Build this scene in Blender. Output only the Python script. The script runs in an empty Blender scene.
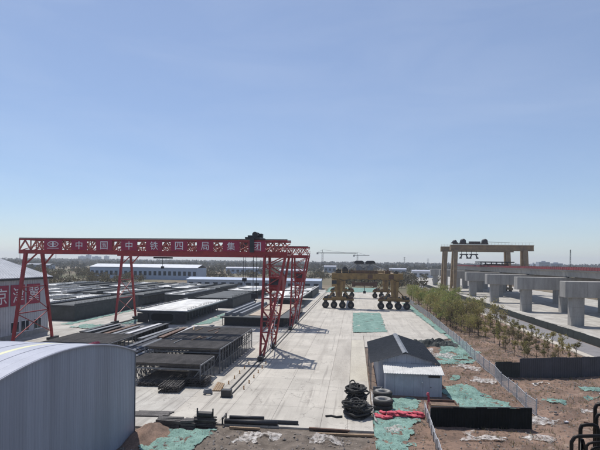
import bpy, math, random
import numpy as np
from mathutils import Vector, Matrix, noise, Euler
R = random.Random(7)
S = bpy.context.scene
COL = S.collection
rad = math.radians

# ------------------------------------------------------------------ camera
CAM_H = 14.0
F_PX = 480.0                      # focal length in photo pixels (600 wide)
YAW = math.atan(.115); ROLL = rad(.66)
cam_d = bpy.data.cameras.new('camera'); cam = bpy.data.objects.new('camera', cam_d); COL.objects.link(cam)
cam_d.sensor_width = 36; cam_d.lens = 36 * F_PX / 600; cam_d.shift_y = 36.5 / 600
cam_d.clip_start = .05; cam_d.clip_end = 20000
CAM_R = Matrix.Rotation(YAW, 3, 'Z') @ Matrix.Rotation(math.pi / 2, 3, 'X') @ Matrix.Rotation(ROLL, 3, 'Z')
cam.matrix_world = Matrix.Translation((0, 0, CAM_H)) @ CAM_R.to_4x4()
S.camera = cam

# ------------------------------------------------------------------ world, sun, exposure
SUN_TO = Vector((-4.28, 6.55, 15)).normalized()      # direction towards the sun
sun_el = math.asin(SUN_TO.z); sun_az = math.atan2(SUN_TO.x, SUN_TO.y)
W = bpy.data.worlds.new('World'); S.world = W; W.use_nodes = True
wn = W.node_tree.nodes; wl = W.node_tree.links
bg = wn['Background']; bg.inputs['Strength'].default_value = .095
sky = wn.new('ShaderNodeTexSky'); sky.sky_type = 'NISHITA'; sky.sun_disc = False
sky.sun_elevation = sun_el; sky.sun_rotation = sun_az
sky.air_density = 1.0; sky.dust_density = .2; sky.ozone_density = 6; sky.altitude = 0
veil = wn.new('ShaderNodeMix'); veil.data_type = 'RGBA'; veil.inputs[0].default_value = .24; veil.inputs[7].default_value = (5.3, 5.75, 7.3, 1)   # even thin veil over the whole sky
wl.new(sky.outputs[0], veil.inputs[6]); 
tc = wn.new('ShaderNodeTexCoord'); cm = wn.new('ShaderNodeMapping'); cm.inputs['Scale'].default_value = (1.6, 1.6, 7.0); cm.inputs['Rotation'].default_value = (0, rad(14), 0); wl.new(tc.outputs['Generated'], cm.inputs[0])
cn = wn.new('ShaderNodeTexNoise'); cn.inputs['Scale'].default_value = 1.5; cn.inputs['Detail'].default_value = 8; cn.inputs['Roughness'].default_value = .56; cn.inputs['Distortion'].default_value = .5; wl.new(cm.outputs[0], cn.inputs['Vector'])
cr_ = wn.new('ShaderNodeMapRange'); cr_.inputs[1].default_value = .42; cr_.inputs[2].default_value = .80; cr_.inputs[4].default_value = .10; wl.new(cn.outputs[0], cr_.inputs[0])
cir = wn.new('ShaderNodeMix'); cir.data_type = 'RGBA'; cir.inputs[7].default_value = (8.2, 8.6, 9.2, 1)      # faint cirrus wisps all over the sky
wl.new(cr_.outputs[0], cir.inputs[0]); wl.new(veil.outputs[2], cir.inputs[6]); wl.new(cir.outputs[2], bg.inputs['Color'])
sd = bpy.data.lights.new('sun', 'SUN'); sd.energy = 4.0; sd.angle = rad(.53); sd.color = (1, .955, .89)
so = bpy.data.objects.new('sun', sd); COL.objects.link(so)
so.rotation_euler = (-SUN_TO).to_track_quat('-Z', 'Y').to_euler(); so.location = SUN_TO * 200
vs = S.view_settings
vs.view_transform = 'Standard'; vs.look = 'None'; vs.gamma = 1; vs.exposure = 0.25; vs.use_curve_mapping = False
S.render.engine = 'CYCLES'
S.cycles.use_denoising = True
S.cycles.max_bounces = 6; S.cycles.transparent_max_bounces = 12; S.cycles.volume_bounces = 0

# ------------------------------------------------------------------ photo pixel -> place
def ray(px, py):
    return CAM_R @ Vector(((px - 300) / F_PX, (261.5 - py) / F_PX, -1))
def G(px, py, z=0):
    d = ray(px, py); t = (z - CAM_H) / d.z
    return (d.x * t, d.y * t)
def atY(px, py, y):
    d = ray(px, py); t = y / d.y
    return Vector((d.x * t, y, CAM_H + d.z * t))

# ------------------------------------------------------------------ materials
MATS = {}
def pm(name, col, rough=.75, col2=None, scale=1.5, var=.18, bump=0., metal=0., fine=0., randv=0., coat=0., stretch=None, mix_lo=.35, mix_hi=.65, spec=None):
    if name in MATS: return MATS[name]
    m = bpy.data.materials.new(name); m.use_nodes = True
    n = m.node_tree.nodes; l = m.node_tree.links
    b = n['Principled BSDF']; b.inputs['Roughness'].default_value = rough; b.inputs['Metallic'].default_value = metal
    if spec is not None: b.inputs['Specular IOR Level'].default_value = spec
    geo = n.new('ShaderNodeNewGeometry'); src = geo.outputs['Position']
    if stretch:
        mp = n.new('ShaderNodeMapping'); mp.inputs['Scale'].default_value = stretch; l.new(src, mp.inputs[0]); src = mp.outputs[0]
    t = n.new('ShaderNodeTexNoise'); t.inputs['Scale'].default_value = scale; t.inputs['Detail'].default_value = 6; t.inputs['Roughness'].default_value = .62
    l.new(src, t.inputs['Vector'])
    rp = n.new('ShaderNodeMapRange'); rp.inputs[1].default_value = mix_lo; rp.inputs[2].default_value = mix_hi; l.new(t.outputs[0], rp.inputs[0])
    mx = n.new('ShaderNodeMix'); mx.data_type = 'RGBA'
    c2 = col2 if col2 else tuple(c * (1 - 2 * var) for c in col)
    mx.inputs[6].default_value = (*col, 1); mx.inputs[7].default_value = (*c2, 1); l.new(rp.outputs[0], mx.inputs[0])
    out = mx.outputs[2]
    if fine:
        t2 = n.new('ShaderNodeTexNoise'); t2.inputs['Scale'].default_value = scale * 14; t2.inputs['Detail'].default_value = 3
        l.new(src, t2.inputs['Vector'])
        r2 = n.new('ShaderNodeMapRange'); r2.inputs[3].default_value = 1 - fine; r2.inputs[4].default_value = 1 + fine; r2.inputs[1].default_value = .3; r2.inputs[2].default_value = .7
        l.new(t2.outputs[0], r2.inputs[0])
        m2 = n.new('ShaderNodeVectorMath'); m2.operation = 'SCALE'; l.new(out, m2.inputs[0]); l.new(r2.outputs[0], m2.inputs['Scale']); out = m2.outputs[0]
    if randv:
        oi = n.new('ShaderNodeObjectInfo'); r3 = n.new('ShaderNodeMapRange'); r3.inputs[3].default_value = 1 - randv; r3.inputs[4].default_value = 1 + randv
        l.new(oi.outputs['Random'], r3.inputs[0])
        m3 = n.new('ShaderNodeVectorMath'); m3.operation = 'SCALE'; l.new(out, m3.inputs[0]); l.new(r3.outputs[0], m3.inputs['Scale']); out = m3.outputs[0]
    l.new(out, b.inputs['Base Color'])
    if bump:
        bp = n.new('ShaderNodeBump'); bp.inputs['Strength'].default_value = .6; bp.inputs['Distance'].default_value = bump
        tb = n.new('ShaderNodeTexNoise'); tb.inputs['Scale'].default_value = scale * 6; tb.inputs['Detail'].default_value = 5
        l.new(src, tb.inputs['Vector']); l.new(tb.outputs[0], bp.inputs['Height']); l.new(bp.outputs[0], b.inputs['Normal'])
    MATS[name] = m
    return m
def leafmat(name, a, b2):
    m = bpy.data.materials.new(name); m.use_nodes = True; n = m.node_tree.nodes; l = m.node_tree.links
    b = n['Principled BSDF']; b.inputs['Roughness'].default_value = .6
    geo = n.new('ShaderNodeNewGeometry'); t = n.new('ShaderNodeTexNoise'); t.inputs['Scale'].default_value = 1.1; t.inputs['Detail'].default_value = 4
    l.new(geo.outputs['Position'], t.inputs['Vector'])
    rp = n.new('ShaderNodeMapRange'); rp.inputs[1].default_value = .3; rp.inputs[2].default_value = .7; l.new(t.outputs[0], rp.inputs[0])
    oi = n.new('ShaderNodeObjectInfo'); ad = n.new('ShaderNodeMath'); ad.operation = 'MULTIPLY_ADD'; ad.inputs[1].default_value = .6; l.new(oi.outputs['Random'], ad.inputs[0])
    sb = n.new('ShaderNodeMath'); sb.operation = 'SUBTRACT'; sb.inputs[1].default_value = .3; l.new(rp.outputs[0], sb.inputs[0]); l.new(sb.outputs[0], ad.inputs[2])
    ad.use_clamp = True
    mx = n.new('ShaderNodeMix'); mx.data_type = 'RGBA'; mx.inputs[6].default_value = (*a, 1); mx.inputs[7].default_value = (*b2, 1); l.new(ad.outputs[0], mx.inputs[0])
    l.new(mx.outputs[2], b.inputs['Base Color'])
    tr = n.new('ShaderNodeBsdfTranslucent'); l.new(mx.outputs[2], tr.inputs['Color'])
    ms = n.new('ShaderNodeMixShader'); ms.inputs[0].default_value = .5; l.new(b.outputs[0], ms.inputs[1]); l.new(tr.outputs[0], ms.inputs[2])
    l.new(ms.outputs[0], n['Material Output'].inputs[0])
    MATS[name] = m
    return m

M_soil = pm('soil', (.23, .15, .11), .95, (.12, .08, .06), .55, bump=.06, fine=.25)
M_field = pm('far_soil', (.20, .165, .125), .95, (.10, .105, .06), .02, fine=.2)
def worn_concrete(name, a, b2, c3):
    m = bpy.data.materials.new(name); m.use_nodes = True; n = m.node_tree.nodes; l = m.node_tree.links; b = n['Principled BSDF']; b.inputs['Roughness'].default_value = .86
    geo = n.new('ShaderNodeNewGeometry')
    def N(scale, st=(1, 1, 1), det=6, ro=.6):
        mp = n.new('ShaderNodeMapping'); mp.inputs['Scale'].default_value = st; l.new(geo.outputs['Position'], mp.inputs[0])
        t = n.new('ShaderNodeTexNoise'); t.inputs['Scale'].default_value = scale; t.inputs['Detail'].default_value = det; t.inputs['Roughness'].default_value = ro; l.new(mp.outputs[0], t.inputs['Vector']); return t.outputs[0]
    def Rg(s_, lo, hi, c=0., d=1.):
        r = n.new('ShaderNodeMapRange'); r.inputs[1].default_value = lo; r.inputs[2].default_value = hi; r.inputs[3].default_value = c; r.inputs[4].default_value = d; l.new(s_, r.inputs[0]); return r.outputs[0]
    def Mx(f, x, y):
        k = n.new('ShaderNodeMix'); k.data_type = 'RGBA'; l.new(f, k.inputs[0])
        for q, v in ((6, x), (7, y)):
            if isinstance(v, tuple): k.inputs[q].default_value = (*v, 1)
            else: l.new(v, k.inputs[q])
        return k.outputs[2]
    c = Mx(Rg(N(.22, det=5), .35, .65), a, b2)
    c = Mx(Rg(N(.9, (1, .05, 1), 4), .50, .72, 0, .75), c, c3)            # tyre tracks along the haul road
    c = Mx(Rg(N(2.4, (1, .03, 1), 2), .60, .70, 0, .5), c, tuple(v * .75 for v in c3))
    c = Mx(Rg(N(.75, det=7, ro=.68), .62, .74, 0, .7), c, tuple(v * .62 for v in c3))   # damp and oil stains
    c = Mx(Rg(N(.5, det=6, ro=.7), .60, .70, 0, .55), c, tuple(min(.7, v * 1.28) for v in a))
    v = n.new('ShaderNodeTexVoronoi'); v.feature = 'DISTANCE_TO_EDGE'; v.inputs['Scale'].default_value = .16; mp = n.new('ShaderNodeMapping'); l.new(geo.outputs['Position'], mp.inputs[0])
    ad = n.new('ShaderNodeMix'); ad.data_type = 'VECTOR'; ad.inputs[0].default_value = .12; nt = n.new('ShaderNodeTexNoise'); nt.inputs['Scale'].default_value = .6; nt.inputs['Detail'].default_value = 5; l.new(geo.outputs['Position'], nt.inputs['Vector'])
    sc_ = n.new('ShaderNodeVectorMath'); sc_.operation = 'MULTIPLY_ADD'; sc_.inputs[1].default_value = (3, 3, 3); l.new(nt.outputs['Color'], sc_.inputs[0]); l.new(mp.outputs[0], sc_.inputs[2]); l.new(sc_.outputs[0], v.inputs['Vector'])
    c = Mx(Rg(v.outputs['Distance'], .0015, .006, .55, 0), c, tuple(q * .4 for q in c3))     # fine cracks
    f = Rg(N(9, det=3), .3, .7, .92, 1.08); m2 = n.new('ShaderNodeVectorMath'); m2.operation = 'SCALE'; l.new(c, m2.inputs[0]); l.new(f, m2.inputs['Scale'])
    oi = n.new('ShaderNodeObjectInfo'); m3 = n.new('ShaderNodeVectorMath'); m3.operation = 'SCALE'; l.new(m2.outputs[0], m3.inputs[0]); l.new(Rg(oi.outputs['Random'], 0, 1, .95, 1.05), m3.inputs['Scale'])
    l.new(m3.outputs[0], b.inputs['Base Color']); MATS[name] = m; return m
M_conc = worn_concrete('yard_concrete', (.45, .42, .37), (.36, .335, .295), (.27, .245, .215))
M_conc2 = worn_concrete('storage_concrete', (.45, .43, .39), (.30, .28, .25), (.20, .185, .165))
M_pier = pm('pier_concrete', (.37, .355, .33), .8, (.23, .22, .205), .8, stretch=(1, 1, .18), mix_hi=.75, fine=.08, bump=.004)
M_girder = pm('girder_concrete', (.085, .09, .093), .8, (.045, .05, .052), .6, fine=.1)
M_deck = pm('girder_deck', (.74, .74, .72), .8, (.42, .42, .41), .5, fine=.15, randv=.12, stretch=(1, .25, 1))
M_cover = pm('dark_cover', (.05, .055, .058), .7, (.025, .03, .03), .8, fine=.15)
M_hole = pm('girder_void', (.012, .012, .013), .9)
M_asph = pm('asphalt', (.20, .19, .19), .9, (.15, .145, .15), .5, fine=.1)
M_kerb = pm('kerb_stone', (.46, .42, .36), .85, (.36, .32, .27), 1, fine=.08)
M_red = pm('crane_red_paint', (.36, .036, .036), .5, (.23, .024, .028), .9, fine=.12)
M_brace = pm('crane_pale_brace', (.44, .17, .125), .5, (.28, .06, .055), 1.1, fine=.12)
M_red2 = pm('crane_red_brace', (.38, .07, .055), .5, (.26, .035, .035), .9, fine=.12)
M_sign = pm('sign_red', (.33, .02, .06), .5, (.27, .02, .055), 1.2)
M_white = pm('white_paint', (.78, .78, .77), .6, (.66, .66, .66), 1.5, fine=.05)
M_dark = pm('dark_steel', (.035, .035, .04), .55, (.02, .02, .022), 2, fine=.2)
M_rebar = pm('rebar_steel', (.115, .105, .10), .75, (.045, .042, .042), .9, fine=.35, stretch=(1, .35, 1))
M_steel = pm('grey_steel', (.20, .21, .225), .5, (.12, .125, .135), 1.2, metal=.2, fine=.12)
M_rust = pm('rusty_steel', (.16, .09, .06), .8, (.08, .05, .04), 2, fine=.2)
M_tan = pm('machine_yellow', (.33, .21, .075), .55, (.19, .12, .05), .8, fine=.12)
M_tan2 = pm('gantry_tan', (.31, .215, .115), .6, (.20, .14, .085), .5, fine=.1)
M_tyre = pm('tyre_rubber', (.022, .022, .023), .85, (.04, .038, .035), 3)
M_hub = pm('wheel_hub', (.16, .15, .135), .6, (.09, .08, .07), 3)
M_dust = pm('dusty_rubber', (.30, .29, .275), .9, (.16, .155, .145), 3)
M_wall = pm('blue_grey_sheet', (.29, .325, .385), .5, (.215, .24, .285), .9, randv=.09, fine=.04, stretch=(1, 1.6, .07), mix_lo=.42, mix_hi=.85)
M_roofm = pm('roof_sheet', (.40, .41, .46), .45, (.34, .35, .40), .6, fine=.06, metal=.1)
M_yel = pm('skylight_strip', (.72, .70, .42), .4, (.62, .60, .38), 1)
M_pale = pm('pale_sheet', (.52, .52, .54), .55, (.44, .44, .46), .4, fine=.04)
M_roofw = pm('pale_roof', (.60, .61, .63), .38, (.48, .49, .51), .3, fine=.06, metal=.15)
M_win = pm('window_glass', (.03, .04, .055), .15)
M_shedb = pm('shed_sheet', (.45, .48, .525), .5, (.36, .385, .43), .8, randv=.05, fine=.03)
M_leanto = pm('lean_to_sheet', (.56, .56, .545), .6, (.45, .45, .44), 1.2, fine=.08)
M_shedr = pm('shed_roof', (.075, .08, .09), .55, (.045, .05, .058), 1.6, fine=.15)
M_net = pm('green_net', (.195, .315, .272), .9, (.105, .195, .168), .6, fine=.35, bump=.03)
M_hoard = pm('grey_hoarding', (.055, .06, .075), .5, (.04, .045, .055), .7, randv=.12, fine=.06)
M_black = pm('black_hoarding', (.006, .008, .008), .85, (.011, .013, .013), 1.0, randv=.15, spec=.15)
M_galv = pm('galvanised', (.44, .45, .47), .5, (.33, .34, .36), 3, metal=.1)
M_dgreen = pm('dark_green_mesh', (.028, .036, .034), .8, (.018, .023, .022), .8, fine=.2)
M_crim = pm('red_barrier', (.24, .05, .055), .7, (.17, .045, .05), .1, fine=.2)
M_redbag = pm('red_cloth', (.56, .10, .135), .85, (.36, .04, .065), 4, fine=.15)
M_orange = pm('orange_paint', (.45, .22, .06), .7, (.32, .16, .05), 3)
M_timber = pm('timber', (.30, .21, .13), .85, (.20, .14, .09), 2, stretch=(6, 1, 6), fine=.15)
M_plast = pm('white_plastic', (.55, .53, .51), .7, (.33, .29, .26), 1.6, fine=.15)
M_blue = pm('blue_tarp', (.07, .14, .34), .6, (.05, .10, .25), 1)
M_bluesh = pm('blue_white_sheet', (.37, .43, .53), .5, (.31, .37, .47), .3)
M_bark = pm('bark', (.085, .065, .05), .9, (.05, .04, .032), 6)
M_stone = pm('rubble_stone', (.32, .28, .25), .9, (.19, .165, .145), 3, randv=.2)
M_far = pm('far_building', (.30, .33, .38), .8, (.26, .29, .34), .05)
M_lf1 = leafmat('leaf_green', (.16, .21, .065), (.34, .33, .12))
M_lf2 = leafmat('leaf_olive', (.22, .215, .075), (.35, .29, .12))
M_lf3 = leafmat('leaf_brown', (.20, .15, .09), (.17, .165, .07))
M_scrub = leafmat('scrub_leaf', (.105, .08, .052), (.085, .085, .04))
M_far_l = leafmat('far_leaf', (.045, .052, .034), (.095, .078, .052))

def weave(m, lo, hi, sc=2.2):
    n = m.node_tree.nodes; l = m.node_tree.links; b = n['Principled BSDF']; g = n.new('ShaderNodeNewGeometry')
    acc = None
    for s_, w_ in ((sc, .6), (sc * 6, .4)):
        t = n.new('ShaderNodeTexNoise'); t.inputs['Scale'].default_value = s_; t.inputs['Detail'].default_value = 5; l.new(g.outputs['Position'], t.inputs['Vector'])
        a = n.new('ShaderNodeMath'); a.operation = 'MULTIPLY_ADD'; a.inputs[1].default_value = w_; l.new(t.outputs[0], a.inputs[0])
        if acc is None: a.inputs[2].default_value = 0
        else: l.new(acc, a.inputs[2])
        acc = a.outputs[0]
    r = n.new('ShaderNodeMapRange'); r.inputs[1].default_value = lo; r.inputs[2].default_value = hi; r.inputs[3].default_value = .1; r.inputs[4].default_value = .95; l.new(acc, r.inputs[0]); l.new(r.outputs[0], b.inputs['Alpha'])
weave(M_net, .28, .44, 3.5); weave(M_plast, .42, .56, 3)

# ------------------------------------------------------------------ mesh builder
class MB:
    def __init__(s): s.v = []; s.f = []
    def poly(s, pts):
        i = len(s.v); s.v += [tuple(p) for p in pts]; s.f.append(tuple(range(i, i + len(pts)))); return s
    def box(s, x0, x1, y0, y1, z0, z1):
        i = len(s.v)
        s.v += [(x0, y0, z0), (x1, y0, z0), (x1, y1, z0), (x0, y1, z0), (x0, y0, z1), (x1, y0, z1), (x1, y1, z1), (x0, y1, z1)]
        s.f += [(i, i + 3, i + 2, i + 1), (i + 4, i + 5, i + 6, i + 7), (i, i + 1, i + 5, i + 4), (i + 1, i + 2, i + 6, i + 5), (i + 2, i + 3, i + 7, i + 6), (i + 3, i, i + 4, i + 7)]
        return s
    def bar(s, p, q, w, h=None, w2=None, h2=None):
        h = w if h is None else h; w2 = w if w2 is None else w2; h2 = h if h2 is None else h2
        p = Vector(p); q = Vector(q); d = (q - p).normalized()
        up = Vector((0, 0, 1)) if abs(d.z) < .95 else Vector((0, 1, 0))
        a = d.cross(up).normalized(); b = a.cross(d).normalized()
        i = len(s.v)
        for c, ww, hh in ((p, w, h), (q, w2, h2)):
            for sx, sy in ((-1, -1), (1, -1), (1, 1), (-1, 1)): s.v.append(tuple(c + a * sx * ww / 2 + b * sy * hh / 2))
        s.f += [(i, i + 1, i + 2, i + 3), (i + 7, i + 6, i + 5, i + 4)] + [(i + k, i + 4 + k, i + 4 + (k + 1) % 4, i + (k + 1) % 4) for k in range(4)]
        return s
    def tube(s, pts, r, n=8, r2=None, cap=True, closed=False):
        pts = [Vector(p) for p in pts]; m = len(pts); i0 = len(s.v); prev = None
        for k, p in enumerate(pts):
            if closed: d = pts[(k + 1) % m] - pts[k - 1]
            else: d = pts[min(k + 1, m - 1)] - pts[max(k - 1, 0)]
            d.normalize()
            if prev is None:
                up = Vector((0, 0, 1)) if abs(d.z) < .9 else Vector((0, 1, 0)); a = d.cross(up).normalized()
            else: a = (prev - d * prev.dot(d)).normalized()
            prev = a; b = d.cross(a)
            rr = r if r2 is None else r + (r2 - r) * k / (m - 1)
            for j in range(n):
                t = 2 * math.pi * j / n; s.v.append(tuple(p + a * math.cos(t) * rr + b * math.sin(t) * rr))
        for k in range(m if closed else m - 1):
            k2 = (k + 1) % m
            for j in range(n): s.f.append((i0 + k * n + j, i0 + k * n + (j + 1) % n, i0 + k2 * n + (j + 1) % n, i0 + k2 * n + j))
        if cap and not closed:
            s.f.append(tuple(i0 + j for j in reversed(range(n)))); s.f.append(tuple(i0 + (m - 1) * n + j for j in range(n)))
        return s
    def prism(s, prof, axis, a0, a1):
        """closed profile of 2-D points swept along axis ('x': prof=(y,z); 'y': prof=(x,z); 'z': prof=(x,y))"""
        i = len(s.v); n = len(prof)
        for a in (a0, a1):
            for (u, w) in prof: s.v.append({'x': (a, u, w), 'y': (u, a, w), 'z': (u, w, a)}[axis])
        s.f.append(tuple(range(i, i + n))); s.f.append(tuple(range(i + 2 * n - 1, i + n - 1, -1)))
        for k in range(n): s.f.append((i + k, i + n + k, i + n + (k + 1) % n, i + (k + 1) % n))
        return s
    def lathe(s, prof, c, axis='z', n=20):
        i = len(s.v); m = len(prof); c = Vector(c)
        for k in range(n):
            t = 2 * math.pi * k / n
            for (r, h) in prof:
                u, w = r * math.cos(t), r * math.sin(t)
                p = {'z': (u, w, h), 'y': (u, h, w), 'x': (h, u, w)}[axis]; s.v.append(tuple(c + Vector(p)))
        for k in range(n):
            k2 = (k + 1) % n
            for j in range(m - 1): s.f.append((i + k * m + j, i + k2 * m + j, i + k2 * m + j + 1, i + k * m + j + 1))
        return s
    def mesh(s, name, mat, smooth=False):
        me = bpy.data.meshes.new(name); me.from_pydata(s.v, [], s.f); me.materials.append(mat)
        import bmesh
        if len(s.f) < 20000:
            bm = bmesh.new(); bm.from_mesh(me); bmesh.ops.recalc_face_normals(bm, faces=bm.faces); bm.to_mesh(me); bm.free()
        if smooth: me.polygons.foreach_set('use_smooth', [True] * len(me.polygons))
        return me
    def build(s, name, mat, parent=None, loc=None, smooth=False, rz=0):
        return obj(name, s.mesh(name, mat, smooth), parent, loc, rz)
def obj(name, me, parent=None, loc=None, rz=0):
    o = bpy.data.objects.new(name, me); COL.objects.link(o)
    if parent is not None: o.parent = parent
    if loc is not None: o.location = loc
    if rz: o.rotation_euler.z = rz
    return o
def tag(o, label, cat, group=None):
    o['label'] = label; o['category'] = cat
    if group: o['group'] = group
    return o
def thing(name, loc, label, cat, group=None, rz=0):
    o = bpy.data.objects.new(name, None); COL.objects.link(o); o.location = loc; o.rotation_euler.z = rz; o.empty_display_size = .5
    return tag(o, label, cat, group)
def struct(o): o['kind'] = 'structure'; return o
def stuff(o): o['kind'] = 'stuff'; return o
def copy_tree(o, parent=None):
    c = o.copy(); COL.objects.link(c)
    if parent is not None: c.parent = parent
    for ch in list(o.children): copy_tree(ch, c)
    return c
def bevel(o, w=.03, seg=1):
    m = o.modifiers.new('bevel', 'BEVEL'); m.width = w; m.segments = seg; m.limit_method = 'ANGLE'; return o
TEXT_CACHE = {}
def text_mesh(ch, size, mat):
    """one character as a mesh in the x-z plane facing -y, centred, `size` wide"""
    cu = bpy.data.curves.new('character', 'FONT'); cu.body = ch; cu.size = 1; cu.extrude = .012; cu.align_x = 'CENTER'
    t = bpy.data.objects.new('character', cu); COL.objects.link(t)
    dg = bpy.context.evaluated_depsgraph_get(); me = bpy.data.meshes.new_from_object(t.evaluated_get(dg))
    bpy.data.objects.remove(t); bpy.data.curves.remove(cu)
    xs = [v.co.x for v in me.vertices]; ys = [v.co.y for v in me.vertices]
    cx, cy = (min(xs) + max(xs)) / 2, (min(ys) + max(ys)) / 2; k = size / max(max(xs) - min(xs), max(ys) - min(ys))
    for v in me.vertices:
        x, y, z = v.co; v.co = ((x - cx) * k, -z * k, (y - cy) * k)
    me.materials.clear(); me.materials.append(mat)
    return me

# ------------------------------------------------------------------ ground
def sstep(a, b, x):
    t = max(0, min(1, (x - a) / (b - a))); return t * t * (3 - 2 * t)
def soil_mask(x, y):
    """1 on loose soil, 0 on paved and built places"""
    edge = 1.6 if y < 78 else (1.6 + (y - 78) * 1.15 if y < 92 else 18.2)
    front = sstep(39.8, 38.0, y)
    m = max(front, sstep(edge, edge + 1.2, x))
    m *= sstep(35.0, 33.2, x)                       # the road and everything beyond it
    if -62 < x < -17 and y < 38.5: m *= sstep(-18.2, -16.6, x)
    return m * sstep(20, 24, y) * sstep(230, 200, y) * sstep(-17.8, -16.6, x) 
def hfun(x, y):
    m = soil_mask(x, y)
    if m <= 0: return -.16
    p = Vector((x * .22, y * .22, 3.1)); q = Vector((x * .9, y * .9, 8.2)); w = Vector((x * 2.6, y * 2.6, 1.2))
    h = .26 * noise.noise(p) + .16 * noise.noise(q) + .09 * noise.noise(w)
    for (ax, ay, bx, by) in ((14, 36, 34, 52), (15.2, 34.6, 35.2, 50.6), (18, 47, 30, 59), (19.2, 45.7, 31.2, 57.7), (3.5, 33, 13, 39.5)):
        dx, dy = bx - ax, by - ay; L2 = dx * dx + dy * dy; f = ((x - ax) * dx + (y - ay) * dy) / L2
        if 0 < f < 1:
            e = abs((x - ax) * dy - (y - ay) * dx) / math.sqrt(L2) + .5 * noise.noise(Vector((x * .15, y * .15, 50))); h += -.16 * math.exp(-(e / .42) ** 2) + .08 * math.exp(-((abs(e) - .9) / .4) ** 2)
    if 2 < x < 10.8 and 48.5 < y < 68: h *= .15        # levelled under the site shed
    return -.16 + m * (.08 + h)
def grid_lines(lo, hi, step, far):
    a = list(np.arange(lo, hi + 1e-6, step)); d = step; x = lo; L = []
    while x > -far: d *= 1.35; x -= d; L.append(max(x, -far))
    x = hi; d = step; Rr = []
    while x < far: d *= 1.35; x += d; Rr.append(min(x, far))
    return L[::-1] + a + Rr
gx = grid_lines(-20, 37, .36, 4500); gy = grid_lines(29, 104, .36, 4500)
gv = [(x, y, hfun(x, y)) for y in gy for x in gx]; nx = len(gx)
gf = [(j * nx + i, j * nx + i + 1, (j + 1) * nx + i + 1, (j + 1) * nx + i) for j in range(len(gy) - 1) for i in range(nx - 1)]
me = bpy.data.meshes.new('ground'); me.from_pydata(gv, [], gf); me.polygons.foreach_set('use_smooth', [True] * len(me.polygons))
# soil near, dusty field with scrub far off, one material
m = bpy.data.materials.new('ground_soil'); m.use_nodes = True; n = m.node_tree.nodes; l = m.node_tree.links
b = n['Principled BSDF']; b.inputs['Roughness'].default_value = .97; b.inputs['Specular IOR Level'].default_value = .2
geo = n.new('ShaderNodeNewGeometry')
def nz(scale, det=6, rough=.6, stretch=None):
    t = n.new('ShaderNodeTexNoise'); t.inputs['Scale'].default_value = scale; t.inputs['Detail'].default_value = det; t.inputs['Roughness'].default_value = rough
    src = geo.outputs['Position']
    if stretch:
        mp = n.new('ShaderNodeMapping'); mp.inputs['Scale'].default_value = stretch; l.new(src, mp.inputs[0]); src = mp.outputs[0]
    l.new(src, t.inputs['Vector']); return t.outputs[0]
def rng(s, a, b_, c=0, d=1):
    r = n.new('ShaderNodeMapRange'); r.inputs[1].default_value = a; r.inputs[2].default_value = b_; r.inputs[3].default_value = c; r.inputs[4].default_value = d; l.new(s, r.inputs[0]); return r.outputs[0]
def mixc(f, a, b_):
    x = n.new('ShaderNodeMix'); x.data_type = 'RGBA'; l.new(f, x.inputs[0])
    for k, s in ((6, a), (7, b_)):
        if isinstance(s, tuple): x.inputs[k].default_value = (*s, 1)
        else: l.new(s, x.inputs[k])
    return x.outputs[2]
near = mixc(rng(nz(.28), .36, .64), (.245, .165, .125), (.13, .09, .07))
near = mixc(rng(nz(.75, 8, .7), .56, .72), near, (.30, .235, .185))
near = mixc(rng(nz(2.2, 5, .7), .53, .68), near, (.065, .05, .042))
spx = n.new('ShaderNodeSeparateXYZ'); l.new(geo.outputs['Position'], spx.inputs[0])
spn = n.new('ShaderNodeMath'); spn.operation = 'MULTIPLY_ADD'; spn.inputs[1].default_value = 9; l.new(nz(.35, 5), spn.inputs[0]); l.new(spx.outputs['X'], spn.inputs[2])
spoil = mixc(rng(nz(1.3, 7, .7), .35, .65), (.185, .155, .13), (.085, .07, .058))        # grey-brown spoil dumped along the slab's front edge
spoil = mixc(rng(nz(2.6, 5, .7), .6, .72), spoil, (.33, .29, .25))
near = mixc(rng(spn.outputs[0], 5.2, 8.5), spoil, near)
far_c = mixc(rng(nz(.012, 4, .5, (1, .35, 1)), .40, .60), (.175, .14, .10), (.085, .09, .05))
far_c = mixc(rng(nz(.07, 4), .55, .7), far_c, (.23, .195, .15))
sep = n.new('ShaderNodeSeparateXYZ'); l.new(geo.outputs['Position'], sep.inputs[0])
colr = mixc(rng(sep.outputs['Y'], 150, 260), near, far_c)
l.new(colr, b.inputs['Base Color'])
bp = n.new('ShaderNodeBump'); bp.inputs['Strength'].default_value = .8; bp.inputs['Distance'].default_value = .12; l.new(nz(3.0, 6, .65), bp.inputs['Height']); l.new(bp.outputs[0], b.inputs['Normal'])
me.materials.append(m)
struct(obj('ground', me))

# ------------------------------------------------------------------ concrete yard, slab by slab
yard = bpy.data.objects.new('concrete_yard', None); COL.objects.link(yard); struct(yard)
M_concy = pm('yellowish_concrete', (.45, .42, .35), .85, (.37, .34, .285), .5, fine=.08, bump=.004, stretch=(1, .2, 1))
M_concd = pm('worn_concrete', (.40, .37, .325), .85, (.30, .275, .24), .6, fine=.1, bump=.004, stretch=(1, .15, 1))
SLAB = {}
def slab(x0, x1, y0, y1, mt=None):
    mt = mt or M_conc; w, h = round(x1 - x0, 2), round(y1 - y0, 2); k = (w, h, mt.name); g = .012
    if k not in SLAB:
        mb = MB(); mb.box(-w / 2 + g, w / 2 - g, -h / 2 + g, h / 2 - g, -.30, 0); SLAB[k] = mb.mesh('slab', mt)
    o = obj('slab', SLAB[k], yard, ((x0 + x1) / 2, (y0 + y1) / 2, 0))
    o.rotation_euler = (R.uniform(-.0006, .0006), R.uniform(-.0006, .0006), 0)
xs = [-16.5, -14.2, -11.6, -7.2, -2.8, -.5, 1.7]
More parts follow.
